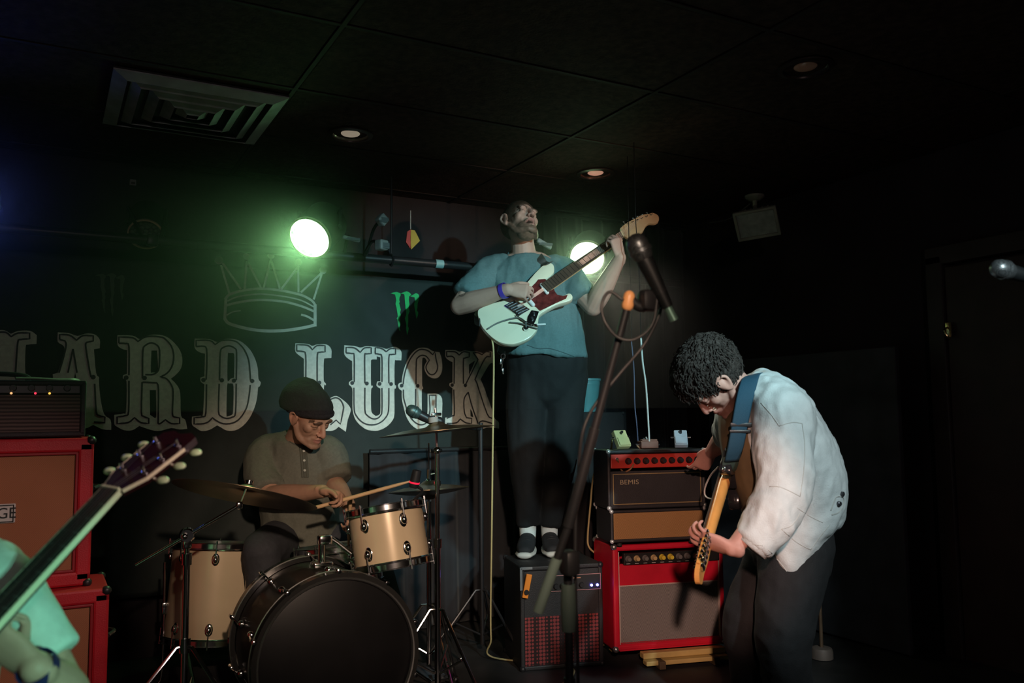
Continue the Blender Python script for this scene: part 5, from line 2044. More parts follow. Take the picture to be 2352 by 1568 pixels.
for (ax, ay, ad), lx in (((1212, 1215, 4.20), 0), ((1262, 1215, 4.22), 1)):
    a = P(ax, ay, ad)
    b = MB()
    b.tube([V((a.x, a.y, a.z + .05)), a, V((a.x, a.y, AMPTOP + .08))], [.044, .042, .04], 14, 3)
    b.build('sock', WS, pr)
    toe = (-FW * .96 - RT * (.10 if lx == 0 else -.05))
    toe.z = 0
    toe.normalize()
    sd = V((toe.y, -toe.x, 0))
    q = lambda t, h: V((a.x, a.y, AMPTOP)) + toe * t + V((0, 0, h))
    b = MB()
    b.tube([q(-.055, .055), q(-.02, .06), q(.06, .055), q(.13, .042), q(.175, .036)], [.03, .038, .043, .044, .034], 16, 3, side=sd, rb=[.045, .052, .042, .030, .024], endround=True)
    o = add_mesh('shoe', fuse(b, .005, 3), SH, pr, smooth='all')
    b = MB()
    b.tube([q(-.075, .017), q(-.03, .017), q(.06, .017), q(.14, .017), q(.195, .017)], [.030, .040, .047, .049, .036], 18, 3, side=sd, rb=[.016] * 5, endround=True)
    b.build('sole', WR, o)
    b = MB()
    for t in (.05, .07, .09, .11):
        b.tube([q(t, .099 - (t - .03) * .28) - sd * .022, q(t + .005, .104 - (t - .03) * .28), q(t, .099 - (t - .03) * .28) + sd * .022], .0025, 6)
    b.build('laces', BLACKPLA, o)
# wristband and keys
b = MB()
wd_ = (wq - e).normalized()
wb = e + (wq - e) * .93
Mw = axis_frame(wb, wd_)
b.lathe([(.037, -.011), (.0375, .011), (.0355, .011), (.035, -.011)], Mw, 24, closed=True)
b.build('wristband', mat('violet_wristband', (.10, .06, .50), .5), pr)
b = MB()
kp = [P(1160, 806, 4.03), P(1158, 820, 4.02), P(1154, 832, 4.02), P(1152, 850, 4.02)]
b.tube(kp, .0025, 6, 3)
b.box(P(1152, 830, 4.01), (.014, .006, .028), bev=.002)
b.box(P(1156, 852, 4.015), (.010, .004, .03), bev=.002)
b.lathe([(.012, -.001), (.012, .001), (.010, .001), (.010, -.001)], axis_frame(P(1156, 818, 4.01), -FW), 16, closed=True)
b.build('keychain', CHROME, pr)

# ---- his guitar
GC0 = P(1196, 716, 3.96)
gn = (-FW * cos(R(27)) + UP * sin(R(27))).normalized()


def on_plane(px, py, c=None, n=None):
    c = c or GC0
    n = n or gn
    d = P(px, py, 1) - CAM
    return CAM + d * ((c - CAM).dot(n) / d.dot(n))


neck_dir = (on_plane(1480, 513) - on_plane(1200, 705)).normalized()
gy = gn.cross(neck_dir)
GM = Matrix(((neck_dir.x, gy.x, gn.x, GC0.x), (neck_dir.y, gy.y, gn.y, GC0.y), (neck_dir.z, gy.z, gn.z, GC0.z), (0, 0, 0, 1)))
GI = GM.inverted()


def g2(px, py):
    q = GI @ on_plane(px, py)
    return (q.x, q.y)


def gz(px, py, z=0):
    q = GI @ on_plane(px, py)
    return V((q.x, q.y, z))


gt = thing('electric_guitar', 'cream-white electric guitar with dark red pickguard played by the singer', 'guitar', GC0)
out = [(1215, 642), (1231.6, 622.9), (1247.7, 608), (1262.4, 602.8), (1271.8, 608), (1273, 622.9), (1265, 634.9), (1258, 641), (1262, 652), (1272, 664), (1273, 669), (1280, 676.5), (1293, 677.8), (1306.6, 672.5), (1314, 676.4), (1315, 684), (1306, 691), (1277, 700), (1253, 713), (1240, 722.7), (1237, 732), (1235.6, 746), (1231.6, 759.5), (1215.5, 775.6), (1191, 787), (1170, 790), (1146, 785), (1124.5, 770), (1106, 748.8), (1098, 727), (1097, 714), (1103, 707), (1127, 697), (1164.7, 684), (1188, 670), (1203, 655)]
poly = [g2(*p) for p in out]
poly = [tuple(p) for p in cr(poly + [poly[0]], 4)][:-1]
b = MB(GM)
# rounded-edge slab: stacked outlines
cx_, cy_ = sum(p[0] for p in poly) / len(poly), sum(p[1] for p in poly) / len(poly)


def inset(poly, r):
    n = len(poly)
    o = []
    for i in range(n):
        a, c = V(poly[i - 1]), V(poly[(i + 1) % n])
        t = (c - a).normalized()
        nn = V((-t.y, t.x))
        o.append((poly[i][0] + nn.x * r, poly[i][1] + nn.y * r))
    return o


sgn = 1
area = sum(poly[i][0] * poly[(i + 1) % len(poly)][1] - poly[(i + 1) % len(poly)][0] * poly[i][1] for i in range(len(poly)))
sgn = 1 if area > 0 else -1
lay = []
for r, z in ((.007, .0), (.002, -.002), (.0, -.007), (0, -.031), (.002, -.036), (.007, -.038)):
    lay.append([(p[0], p[1], z) for p in inset(poly, r * sgn)])
n = len(poly)
vs_ = [p for l in lay for p in l]
fs_ = []
for i in range(len(lay) - 1):
    for k in range(n):
        k2 = (k + 1) % n
        fs_.append((i * n + k, i * n + k2, (i + 1) * n + k2, (i + 1) * n + k))
for li, l in ((0, lay[0]), (len(lay) - 1, lay[-1])):
    tri = tessellate_polygon([[V((p[0], p[1], 0)) for p in l]])
    fs_ += [tuple(li * n + i for i in t) for t in tri]
b.add(vs_, fs_)
b.build('body', mat('cream_white_lacquer', (.80, .78, .60), .25, coat=.4, var=.03), gt)
b = MB(GM)
pg = [(1230, 650), (1236, 642), (1252, 641), (1262, 648), (1272, 662), (1274, 669), (1280, 677), (1293, 680), (1304, 677), (1300, 686), (1277, 696), (1253, 708), (1240, 714), (1232, 706), (1220, 700), (1208, 690), (1206, 680), (1216, 664)]
b.prism([g2(*p) for p in pg], Matrix.Identity(4), .0002, .0024)
b.build('pickguard', mat('tortoise_red', (.12, .022, .02), .3, var=.5, vscale=60), gt, smooth=False)
SIL = mat('white_plastic', (.82, .85, .84), .35)
for (x0, y0), (x1, y1) in (((1244, 656), (1256, 673)), ((1214, 690), (1224, 701))):
    b = MB(GM)
    a, c = gz(x0, y0, .006), gz(x1, y1, .006)
    b.tube([a, c], [.0105, .0105], 12, side=V((0, 0, 1)), rb=[.0105] * 2, endround=True)
    o = b.build('pickup', SIL, gt)
b = MB(GM)
br = [(1157, 703), (1183, 689), (1217, 711), (1191, 727)]
b.prism([g2(*p) for p in br], Matrix.Identity(4), .001, .005)
o = b.build('bridge_plate', CHROME, gt, smooth=False)
for k in range(6):
    b = MB(GM)
    t = k / 5
    pa = gz(1183 + (1212 - 1183) * t, 693 + (712 - 693) * t, .009)
    pb = gz(1163 + (1190 - 1163) * t, 704 + (722 - 704) * t, .009)
    b.tube([pa, pb], .0032, 8)
    b.build('saddle', mat('dark_steel', (.10, .10, .11), .5, .8), o)
b = MB(GM)
cp = [(1221, 713), (1238, 716), (1231, 735), (1224, 750), (1210, 744), (1212, 728)]
b.prism([g2(*p) for p in cp], Matrix.Identity(4), .001, .004)
o = b.build('control_plate', CHROME, gt, smooth=False)
for (x, y, r_) in ((1226, 721, .006), (1222, 733, .007), (1208, 756, .012)):
    b = MB(GM)
    b.lathe([(r_, .003), (r_, .010), (r_ * .85, .016), (0, .017)], Matrix.Translation(gz(x, y, 0)), 18)
    b.build('knob', CHROME if r_ > .01 else BLACKPLA, o)
b = MB(GM)
b.tube([gz(1185, 726, .012), gz(1200, 738, .016), gz(1220, 748, .018), gz(1234, 750, .02)], .0028, 8, 4)
arm = b.build('tremolo_arm', CHROME, gt)
b = MB(GM)
b.tube([gz(1234, 750, .02), gz(1251, 749.5, .022)], .0045, 10, endround=True)
b.build('arm_tip', SIL, arm)
b = MB(GM)
b.tube([gz(1119, 757, .006), gz(1142, 744, .008), gz(1170, 735, .010), gz(1192, 732, .010), gz(1206, 742, .012), gz(1208, 754, .018)], .0038, 8, 5)
b.tube([gz(1170, 742, .008), gz(1194, 745, .012), gz(1213, 751, .013), gz(1235, 757, .010)], .0032, 8, 5)
b.build('jack_lead', mat('grey_cable_c', (.12, .13, .12), .45), gt, smooth='all')
# neck, frets, headstock
nb0, nb1 = gz(1240, 671, 0), gz(1432, 541, 0)
nd = V((1, 0, 0))
b = MB(GM)
ya = (gz(1240, 671).y + gz(1432, 541).y) / 2
x0, x1 = gz(1252, 660).x, gz(1424, 545).x
b.tube([(x0 + .01, ya, .0), (x1, ya, .0)], [.0255, .0205], 16, side=V((0, 1, 0)), rb=[.0135, .0135])
b.build('neck', mat('maple', (.60, .42, .22), .35, var=.12, vscale=12, coat=.3), gt)
b = MB(GM)
b.prism([(x0 - .012, ya - .027), (x1, ya - .0215), (x1, ya + .0215), (x0 - .012, ya + .027)], Matrix.Identity(4), .012, .0165)
o = b.build('fretboard', mat('rosewood', (.07, .045, .03), .45, var=.2), gt, smooth=False)
sl = (x1 - (x0 - .012)) * 1.45
for k in range(1, 21):
    xx = x1 - sl * (1 - 2 ** (-k / 12.0))
    if xx > x0 - .01:
        MB(GM).box((xx, ya, .0172), (.0018, .045, .0014)).build('fret', mat('fret_wire', (.7, .7, .68), .25, 1), o, smooth=False)
b = MB(GM)
for k in range(6):
    yy = ya - .016 + .0064 * k
    b.tube([gz(1190, 708, .011) + V((0, (k - 2.5) * .002 + (ya - gz(1190, 708).y) * .5, 0)), (x1, yy, .0195), (x1 + .06 + .022 * k, yy + .006, .014)], .0006, 5)
tag(b.build('strings', mat('string_steel', (.7, .7, .68), .3, 1), gt), kind='stuff')
b = MB(GM)
hs = [(1424, 527), (1437, 516), (1459, 504), (1475, 496), (1489, 494), (1499, 491.5), (1511, 498), (1512, 510), (1502, 516), (1489, 516), (1481, 524), (1473, 537), (1454, 545), (1437, 548)]
hsp = [tuple(p) for p in cr([g2(*p) for p in hs] + [g2(*hs[0])], 3)][:-1]
b.prism(hsp, Matrix.Identity(4), -.004, .010)
o = b.build('headstock', mat('maple_pale', (.66, .47, .26), .35, var=.10, vscale=14), gt, smooth=False)
for k in range(6):
    t = k / 5
    p0_ = gz(1437 + (1491 - 1437) * t, 515 + (494 - 515) * t, .003)
    b = MB(GM)
    b.cyl(p0_ + V((0, .001, 0)), p0_ + V((0, .014, 0)), .0025, n=8)
    b.ball(p0_ + V((0, .018, 0)), (.0055, .007, .004), 10)
    b.cyl(p0_ + V((.004, -.012, .006)), p0_ + V((.004, -.012, .017)), .003, n=8)
    b.build('tuner', CHROME, o)
# strap over his left shoulder
b = MB()
sp_ = [st.near(P(1240, 590, 4.12))[0] - FW * .006, st.near(P(1252, 600, 4.1))[0] - FW * .008, on_plane(1262, 606) + gn * .008]
b.tube([st.near(P(1232, 582, 4.24))[0] + UP * .006] + sp_, [.024] * 4, 10, 4, side=(RT * .8 + UP * .3), rb=[.003] * 4)
b.tube([P(1150, 600, 4.34), P(1110, 690, 4.36), P(1090, 730, 4.2), on_plane(1102, 740)], [.02] * 4, 8, 4, side=UP, rb=[.003] * 4)
b.build('strap', mat('black_strap', (.03, .03, .03), .7), gt)
# =================================================================== the drummer
pr = thing('person', 'drummer in dark slouchy beanie and grey-green henley shirt, looking down at the drums', 'person', V((dx.x, dx.y, 0)))
hc = P(712, 958, 3.74)
HM = head_frame(hc, RT * .76 - FW * .50 - UP * .46, UP * .90 + RT * .28 - FW * .24) @ Matrix.Scale(1.03, 4)
b = MB()
make_head(b, HM)
limb(b, [P(680, 1045, 3.9), P(684, 1012, 3.87), P(694, 985, 3.81), hc + HM.to_3x3() @ V((0, -.015, -.03))], [.075, .060, .055, .057], 18)
limb(b, [P(682, 1035, 3.9), P(685, 1100, 3.92), P(688, 1180, 3.95), P(690, 1235, 3.97)], [.16, .16, .14, .15], 18, side=RT, rb=[.08, .10, .10, .12])
kz = V((0, 0, 0))
for hx_, kx, kd, fx_, fd in ((655, 600, 3.55, 628, 3.62), (725, 850, 3.93, 925, 3.74)):
    h = P(hx_, 1238, 3.95)
    k = P(kx, 1262, kd)
    a = P(fx_, 1262, fd)
    a.z = .09
    limb(b, [h, (h + k) / 2, k], [.09, .08, .062], 14)
    limb(b, [k, (k + a) / 2, a], [.058, .054, .036], 14)
rs, re, rw = P(615, 1040, 3.9), P(620, 1140, 3.72), P(742, 1128, 3.47)
limb(b, [rs, (rs + re) / 2, re], [.06, .05, .045], 14)
limb(b, [re, re + (rw - re) * .3, re + (rw - re) * .78, rw], [.045, .047, .033, .028], 14)
hand(b, rw, RT * .9 - FW * .35 - UP * .12, -UP * .55 - FW * .3 - RT * .2, -1, .98, ((55, 70, 45),) * 2 + ((60, 75, 45), (65, 75, 45)), 2, tdir=RT * .8 + UP * .1 - FW * .5)
ls, le, lw_ = P(752, 1040, 3.88), P(768, 1112, 3.84), P(802, 1160, 3.62)
limb(b, [ls, (ls + le) / 2, le], [.06, .05, .045], 14)
limb(b, [le, le + (lw_ - le) * .3, le + (lw_ - le) * .78, lw_], [.045, .046, .033, .028], 14)
hand(b, lw_, -UP * .75 + RT * .3 - FW * .5, -RT * .8 + FW * .4 - UP * .3, 1, .98, ((50, 70, 45),) * 4, 2)
me = fuse(b, .0040, 5)
face_sculpt(me, HM)
face_paint(me, HM, (.48, .275, .19), beard=.42)
add_mesh('body', me, SKIN, pr, smooth='all')

GRN = mat('grey_green_jersey', (.135, .138, .112), .9, var=.10, vscale=100, bump=.15, bscale=400)
b = MB()
limb(b, [P(682, 1002, 3.87), P(682, 1018, 3.88), P(684, 1055, 3.9), P(685, 1110, 3.9), P(688, 1180, 3.93), P(690, 1232, 3.95)], [.075, .130, .185, .190, .178, .18], 24, side=RT * .97 - FW * .2, rb=[.07, .09, .115, .13, .14, .155], ends=False)
limb(b, [P(640, 1025, 3.9), P(610, 1045, 3.9), P(606, 1095, 3.82), P(616, 1132, 3.75)], [.06, .082, .080, .074], 16, ends='start')
limb(b, [P(725, 1025, 3.88), P(750, 1042, 3.88), P(762, 1075, 3.87), P(772, 1102, 3.84)], [.06, .080, .078, .070], 16, ends='start')
sh, st = cloth_obj('henley_shirt', b, GRN, pr, .0075, 4, (folds(7, .010, (1, 1, .6), 21), folds(18, .003, (1, 1, .7), 8)))
b = MB()
st.line(b, [(655, 1000), (668, 1015), (688, 1023), (708, 1020), (722, 1008)], .004)
b.build('neckband', mat('grey_green_rib', (.10, .105, .085), .9), sh)
b = MB()
for sx in (-6, 0, 6):
    st.line(b, [(695 + sx, 1024), (698 + sx, 1050), (700 + sx, 1075), (701 + sx, 1096)], .0052)
pk = b.build('button_placket', mat('grey_green_placket', (.10, .105, .085), .9), sh)
for y in (1036, 1058, 1080):
    h, n = st.hit(698 + (y - 1036) * .06, y)
    if h:
        b = MB()
        b.lathe([(.0055, -.002), (.0055, .004), (.003, .0045), (0, .004)], axis_frame(h + n * .004, n), 14)
        b.build('button', mat('pale_button', (.45, .47, .42), .4), pk)
DEN = mat('black_denim', (.035, .037, .045), .85, var=.15, vscale=60, bump=.2, bscale=350)
b = MB()
limb(b, [P(690, 1222, 3.96), P(690, 1250, 3.98)], [.165, .17], 20, side=RT, rb=[.14, .14])
for hx_, kx, kd, fx_, fd in ((655, 600, 3.55, 628, 3.62), (725, 850, 3.93, 925, 3.74)):
    h = P(hx_, 1240, 3.95)
    k = P(kx, 1262, kd)
    a = P(fx_, 1262, fd)
    a.z = .085
    limb(b, [h, (h + k) / 2, k], [.11, .095, .078], 14)
    limb(b, [k, (k + a) / 2, a], [.075, .068, .058], 14)
cloth_obj('jeans', b, DEN, pr, .009, 4, (folds(9, .006, (1, 1, 1), 4),))
for fx_, fd in ((628, 3.62), (925, 3.72)):
    a = P(fx_, 1262, fd)
    t_ = (-FW * V((1, 1, 0)).x)
    t_ = V((-FW.x, -FW.y, 0)).normalized()
    b = MB()
    b.tube([V((a.x, a.y, .06)) - t_ * .04, V((a.x, a.y, .055)) + t_ * .06, V((a.x, a.y, .04)) + t_ * .17], [.038, .045, .036], 14, 3, side=V((t_.y, -t_.x, 0)), rb=[.045, .042, .026], endround=True)
    b.build('shoe', SH, pr, smooth='all')
# slouchy beanie
BEAN = mat('black_knit', (.016, .014, .017), .95, var=.3, vscale=120, bump=.6, bscale=160)


def bean_r(q):
    back = smoothstep(.0, -.10, q.y)
    return .010 + .040 * back * smoothstep(-.06, .03, q.z) + .004 * smoothstep(.05, .12, q.z)


hair_shell(HM, bean_r, lambda q: smoothstep(-.006, .006, (q.z - .034) * 1.0 - q.y * .28 + .008), 72, 3, .006, 20).build('beanie', BEAN, pr, smooth='all')
b = MB()
pts = []
for k in range(37):
    th = 2 * pi * k / 36
    q = V((.0865 * cos(th), .108 * sin(th) - .014, 0))
    q.z = .034 + q.y * .28 - .004
    pts.append(HM @ q)
b.tube(pts, [.010] * 37, 10, side=HM.to_3x3() @ V((0, 0, 1)), rb=[.005] * 37)
b.build('beanie_cuff', BEAN, pr, smooth='all')
# hair below the hat at the nape
# sticks
STK = mat('hickory', (.60, .40, .22), .45, var=.1, vscale=20)
hnd = rw + (RT * .9 - FW * .35 - UP * .12).normalized() * .09 + (-UP * .55 - FW * .3 - RT * .2).normalized() * .024
tipp = P(946, 1104, 3.46)
dv = (tipp - hnd).normalized()
b = MB()
b.tube([hnd - dv * .10, hnd + dv * .18, tipp - dv * .03, tipp - dv * .012, tipp], [.0078, .0078, .0052, .0042, .0050], 12, 2, endround=True)
tag(b.build('drumstick', STK, base=hnd), 'pale wooden drumstick pointing right towards the hi-hat', 'drumstick')
h2 = lw_ + (-UP * .75 + RT * .3 - FW * .5).normalized() * .09 + (-RT * .8 + FW * .4 - UP * .3).normalized() * .024
t2 = sc_ + V((.03, -.04, .078))
dv2 = (t2 - h2).normalized()
b = MB()
b.tube([h2 - dv2 * .14, h2 + dv2 * .04, t2 - dv2 * .03, t2], [.0078, .0078, .0052, .005], 12, 2, endround=True)
tag(b.build('drumstick', STK, base=h2), 'second drumstick held low over the chrome snare drum', 'drumstick')

# =================================================================== the crouching guitarist
pr = thing('person', 'curly dark-haired guitarist in pale denim jacket bent over beside the red amplifier', 'person', V((P(1800, 1500, 3.05).x, P(1800, 1500, 3.05).y, 0)))
hc = P(1644, 872, 2.93)
HM = head_frame(hc, -RT * .50 - UP * .80 + FW * .12, -RT * .76 + UP * .56 - FW * .12) @ Matrix.Scale(1.06, 4)
b = MB()
make_head(b, HM)
limb(b, [P(1740, 930, 2.98), P(1722, 905, 2.97), P(1695, 893, 2.95), hc + HM.to_3x3() @ V((0, -.02, -.03))], [.075, .062, .058, .060], 18)
limb(b, [P(1745, 905, 2.98), P(1780, 990, 3.0), P(1815, 1110, 3.02), P(1830, 1220, 3.05)], [.13, .12, .11, .11], 18, side=FW, rb=[.07, .09, .09, .08])
for pts in ([(1832, 1220, 2.96), (1795, 1460, 2.88), (1815, 1640, 3.0)], [(1800, 1225, 3.16), (1716, 1440, 3.08), (1728, 1630, 3.2)]):
    a = P(*pts[2])
    a.z = .09
    limb(b, [P(*pts[0]), P(*pts[1]), a], [.06, .05, .04], 14)
# near (left) arm to the headstock
ls, le, lw_ = P(1792, 935, 2.84), P(1795, 1140, 2.72), P(1682, 1260, 2.66)
limb(b, [ls, (ls + le) / 2, le], [.06, .05, .046], 14)
limb(b, [le, le + (lw_ - le) * .3, le + (lw_ - le) * .78, lw_], [.044, .044, .031, .025], 14)
hy = (P(1600, 1232, 2.71) - lw_).normalized()
hand(b, lw_, hy, FW * .70 + UP * .55, 1, 1.02, ((5, 28, 50), (8, 32, 50), (12, 38, 50), (18, 42, 50)), 7, tdir=hy * .9 + UP * .35 - FW * .35)
# far (right) arm to the amplifier knobs
rs, re, rw = P(1722, 935, 3.14), P(1672, 1000, 3.42), P(1634, 1038, 3.62)
limb(b, [rs, (rs + re) / 2, re], [.06, .05, .045], 14)
limb(b, [re, re + (rw - re) * .3, re + (rw - re) * .78, rw], [.045, .046, .034, .028], 14)
hand(b, rw, -RT * .35 - UP * .75 + FW * .5, FW * .75 + RT * .1 + UP * .5, -1, 1.0, ((15, 25, 20), (25, 30, 20), (30, 35, 25), (40, 40, 25)), 5, tdir=-UP * .8 + RT * .3 + FW * .2)
me = fuse(b, .0040, 5)
face_sculpt(me, HM)
face_paint(me, HM, (.52, .27, .22), beard=.12)
add_mesh('body', me, SKIN, pr, smooth='all')

JK = mat('pale_bleached_denim', (.60, .645, .65), .85, var=.10, vscale=18, bump=.3, bscale=220)
b = MB()
# trunk of the jacket: collar to flared hem; side axis lies along the view
ctr = [(1725, 893, 2.98), (1748, 915, 2.99), (1780, 965, 3.0), (1818, 1050, 3.02), (1836, 1130, 3.03), (1820, 1188, 3.04), (1798, 1240, 3.04)]
wdt = [.075, .105, .128, .140, .142, .112, .082]      # across the picture
dpt = [.085, .15, .21, .215, .205, .20, .19]          # along the view
sd = (RT * .93 + UP * .30).normalized()
limb(b, [P(*c) for c in ctr], wdt, 24, side=sd, rb=dpt, ends=False, sub=4)
# hem corner hanging in front
limb(b, [P(1850, 1130, 2.93), P(1826, 1205, 2.90), P(1818, 1275, 2.89), P(1815, 1338, 2.885)], [.112, .088, .056, .012], 18, side=RT, rb=[.07, .05, .035, .016], ends='start', sub=4)
# sleeves
limb(b, [P(1755, 915, 2.93), P(1794, 950, 2.86), P(1800, 1040, 2.78), P(1796, 1130, 2.72), P(1772, 1185, 2.69), P(1730, 1248, 2.675)], [.085, .100, .088, .078, .070, .056], 18, ends='start', sub=4)
limb(b, [P(1745, 905, 3.06), P(1712, 940, 3.18), P(1690, 975, 3.30), P(1672, 998, 3.40)], [.07, .085, .072, .058], 16, ends='start', sub=3)
# open front flap below the chest
limb(b, [P(1724, 925, 2.93), P(1718, 980, 2.91), P(1722, 1035, 2.91)], [.032, .030, .018], 12, side=RT, rb=[.07, .06, .05], sub=3)
jk, sj = cloth_obj('denim_jacket', b, JK, pr, .0065, 3, (folds(5.5, .012, (1, 1, .9), 31), folds(11, .009, (1.3, 1.3, .7), 5), folds(23, .003, (1, 1, .8), 15)))
SEAM = mat('jacket_seam', (.46, .47, .45), .85)
b = MB()
for pts in ([(1748, 925), (1770, 950), (1790, 978)], [(1790, 978), (1820, 970), (1842, 972)], [(1842, 972), (1848, 1020), (1846, 1080), (1838, 1138)], [(1838, 1140), (1815, 1128), (1790, 1118), (1768, 1117)],
            [(1830, 1165), (1860, 1185), (1890, 1200)], [(1795, 1215), (1830, 1245), (1862, 1262)], [(1862, 1262), (1878, 1240), (1905, 1205)], [(1795, 1215), (1820, 1205), (1838, 1178)],
            [(1765, 1262), (1790, 1290), (1812, 1318)], [(1702, 1242), (1725, 1258), (1748, 1262)], [(1706, 1233), (1728, 1248), (1752, 1253)], [(1720, 958), (1712, 1020), (1710, 1075)]):
    sj.line(b, pts, .0013, lift=.0002)
b.build('seams', SEAM, jk, smooth='all')
b = MB()
for c, r_ in (((1933, 1134), .0085), ((1926, 1156), .0085)):
    h, n = sj.hit(*c)
    if h is None:
        h, n = sj.near(P(c[0], c[1], 3.0))
    q = MB()
    q.lathe([(r_, -.003), (r_, .004), (r_ * .6, .006), (0, .005)], axis_frame(h + n * .003, n), 16)
    q.build('button', mat('dark_metal_button', (.10, .10, .11), .35, .8), jk)
# waist tab with button
for pts in ([(1908, 1172), (1916, 1150), (1922, 1140), (1936, 1142), (1936, 1160), (1926, 1176), (1910, 1182)],):
    sj.line(b, pts, .0022)
b.build('waist_tab', SEAM, jk, smooth='all')
# turned-up collar
b = MB()
cl = [P(1702, 868, 2.90), P(1716, 846, 2.95), P(1734, 852, 3.02), P(1742, 880, 3.06)]
b.tube(cl, [.010] * 4, 10, 4, side=UP, rb=[.006] * 4)
cpts = cr([tuple(q) for q in (P(1705, 885, 2.87), P(1712, 865, 2.93), P(1724, 858, 3.0), P(1716, 875, 3.07))], 6)
inner = cr([tuple(q) for q in (P(1735, 915, 2.86), P(1752, 880, 2.92), P(1754, 872, 3.0), P(1742, 890, 3.08))], 6)
vs_ = []
for a, c in zip(cpts, inner):
    vs_ += [tuple(a), tuple((a + c) / 2 + np.array(UP) * .008), tuple(c)]
fs_ = []
for k in range(len(cpts) - 1):
    for m_ in range(2):
        fs_.append((k * 3 + m_, k * 3 + m_ + 1, k * 3 + 4 + m_, k * 3 + 3 + m_))
b = MB()
b.add(vs_, fs_)
o = b.build('collar', JK, jk, smooth='all')
md = o.modifiers.new('thickness', 'SOLIDIFY')
md.thickness = .006
# turned-back cuff
b = MB()
ca, cb = P(1752, 1215, 2.68), P(1708, 1252, 2.672)
ca = P(1742, 1232, 2.677)
b.tube([P(1748, 1226, 2.68), ca, P(1722, 1258, 2.672)], [.058, .0605, .057], 20, 2)
b.build('cuff', JK, jk, smooth='all')
# shirt underneath
b = MB()
limb(b, [P(1702, 930, 2.97), P(1706, 1000, 2.99), P(1722, 1090, 3.0), P(1752, 1180, 3.02)], [.06, .075, .07, .06], 14, side=RT, rb=[.12, .14, .13, .12])
me = fuse(b, .008, 3)
displace(me, folds(8, .008, (1, 1, .5), 9))
add_mesh('shirt', me, mat('ochre_shirt', (.11, .075, .035), .9, var=.25, vscale=12), pr, smooth='all')
# jeans
b = MB()
limb(b, [P(1822, 1235, 3.04), P(1815, 1285, 3.05), P(1808, 1320, 3.05)], [.13, .135, .11], 20, side=RT, rb=[.18, .17, .14])
kn1, kn2 = P(1800, 1460, 2.90), P(1716, 1440, 3.10)
a1, a2 = P(1815, 1640, 3.0), P(1728, 1630, 3.2)
a1.z = a2.z = .07
limb(b, [P(1826, 1265, 2.97), P(1812, 1370, 2.93), kn1, (kn1 + a1) / 2, a1], [.120, .105, .092, .082, .07], 18, sub=4)
limb(b, [P(1790, 1265, 3.14), P(1745, 1360, 3.12), kn2, (kn2 + a2) / 2, a2], [.115, .098, .084, .076, .066], 18, sub=4)
cloth_obj('jeans', b, mat('dark_grey_denim', (.012, .012, .0135), .85, var=.2, vscale=30, bump=.3, bscale=260), pr, .0085, 4, (folds(8, .010, (1, 1, .8), 14),))
for a in (a1, a2):
    t_ = V((-RT.x * .9 - FW.x * .2, -RT.y * .9 - FW.y * .2, 0)).normalized()
    b = MB()
    b.tube([V((a.x, a.y, .06)) - t_ * .05, V((a.x, a.y, .055)) + t_ * .05, V((a.x, a.y, .04)) + t_ * .17], [.038, .045, .036], 14, 3, side=V((t_.y, -t_.x, 0)), rb=[.045, .042, .026], endround=True)
    b.build('shoe', SH, pr, smooth='all')
# small flat red piece at the back pocket
b = MB()
rc = [P(1862, 1322, 2.99), P(1868, 1340, 2.98), P(1862, 1364, 2.98), P(1856, 1362, 2.98), P(1857, 1340, 2.99)]
cpt = sum(rc, V((0, 0, 0))) / 5
b.add([tuple(q) for q in rc] + [tuple(q + FW * .006) for q in rc], [(0, 1, 2, 3, 4), (9, 8, 7, 6, 5)] + [(i, (i + 1) % 5, 5 + (i + 1) % 5, 5 + i) for i in range(5)])
tag(b.build('pocket_red_piece', mat('plain_red', (.6, .015, .03), .8), pr, smooth=False), label='small red scrap')

# curly hair: shell plus curls
HRM = mat('black_brown_curls', (.032, .023, .020), .72, spec=.2, var=.3, vscale=50)


def in_curl(q):
    return smoothstep(-.010, .010, (q.z - .022) * 1.0 - (q.y - .030) * .95) * smoothstep(-.075, -.05, q.z)


def curl_r(q):
    return .008 + .026 * smoothstep(.02, .11, q.z) + .020 * smoothstep(.02, .09, q.y) * smoothstep(.05, .10, q.z)


hb = hair_shell(HM, curl_r, in_curl, 96, 9, .014, 60)
hb.build('hair', HRM, pr, smooth='all')
hobj = [o for o in pr.children if o.name.startswith('hair')][0]
rnd = random.Random(5)
b = MB()
cnt = 0
while cnt < 2600:
    d = V((rnd.gauss(0, 1), rnd.gauss(0, 1), rnd.gauss(0, 1))).normalized()
    q = V((d.x * .074, d.y * .096 - .014, d.z * .088 + .032))
    if in_curl(q) < .55:
        continue
    base = q + d * (curl_r(q) - .008)
    rr_ = V((rnd.gauss(0, 1), rnd.gauss(0, 1), rnd.gauss(0, 1)))
    # lie over the head away from the crown, tips lifting
    flow = (V((0, .6, -1)) + rr_ * .55)
    flow = (flow - d * flow.dot(d)).normalized()
    bt = d.cross(flow)
    amp = rnd.uniform(.002, .0055)
    ln = rnd.uniform(.022, .042) * (1.0 + .5 * smoothstep(.04, .10, q.y))
    ph = rnd.uniform(0, 6.28)
    pts = []
    for k in range(7):
        t = k / 6
        pts.append(tuple(HM @ (base + flow * (ln * t) + d * (.014 * t - .010 * t * t + amp * sin(ph + 7 * t)) + bt * (amp * 1.2 * cos(ph + 6 * t)))))
    b.tube(pts, [.0020, .0024, .0024, .0022, .0019, .0014, .0006], 4, caps=False)
    cnt += 1
tag(b.build('curls', HRM, hobj, smooth='all'), kind='stuff')

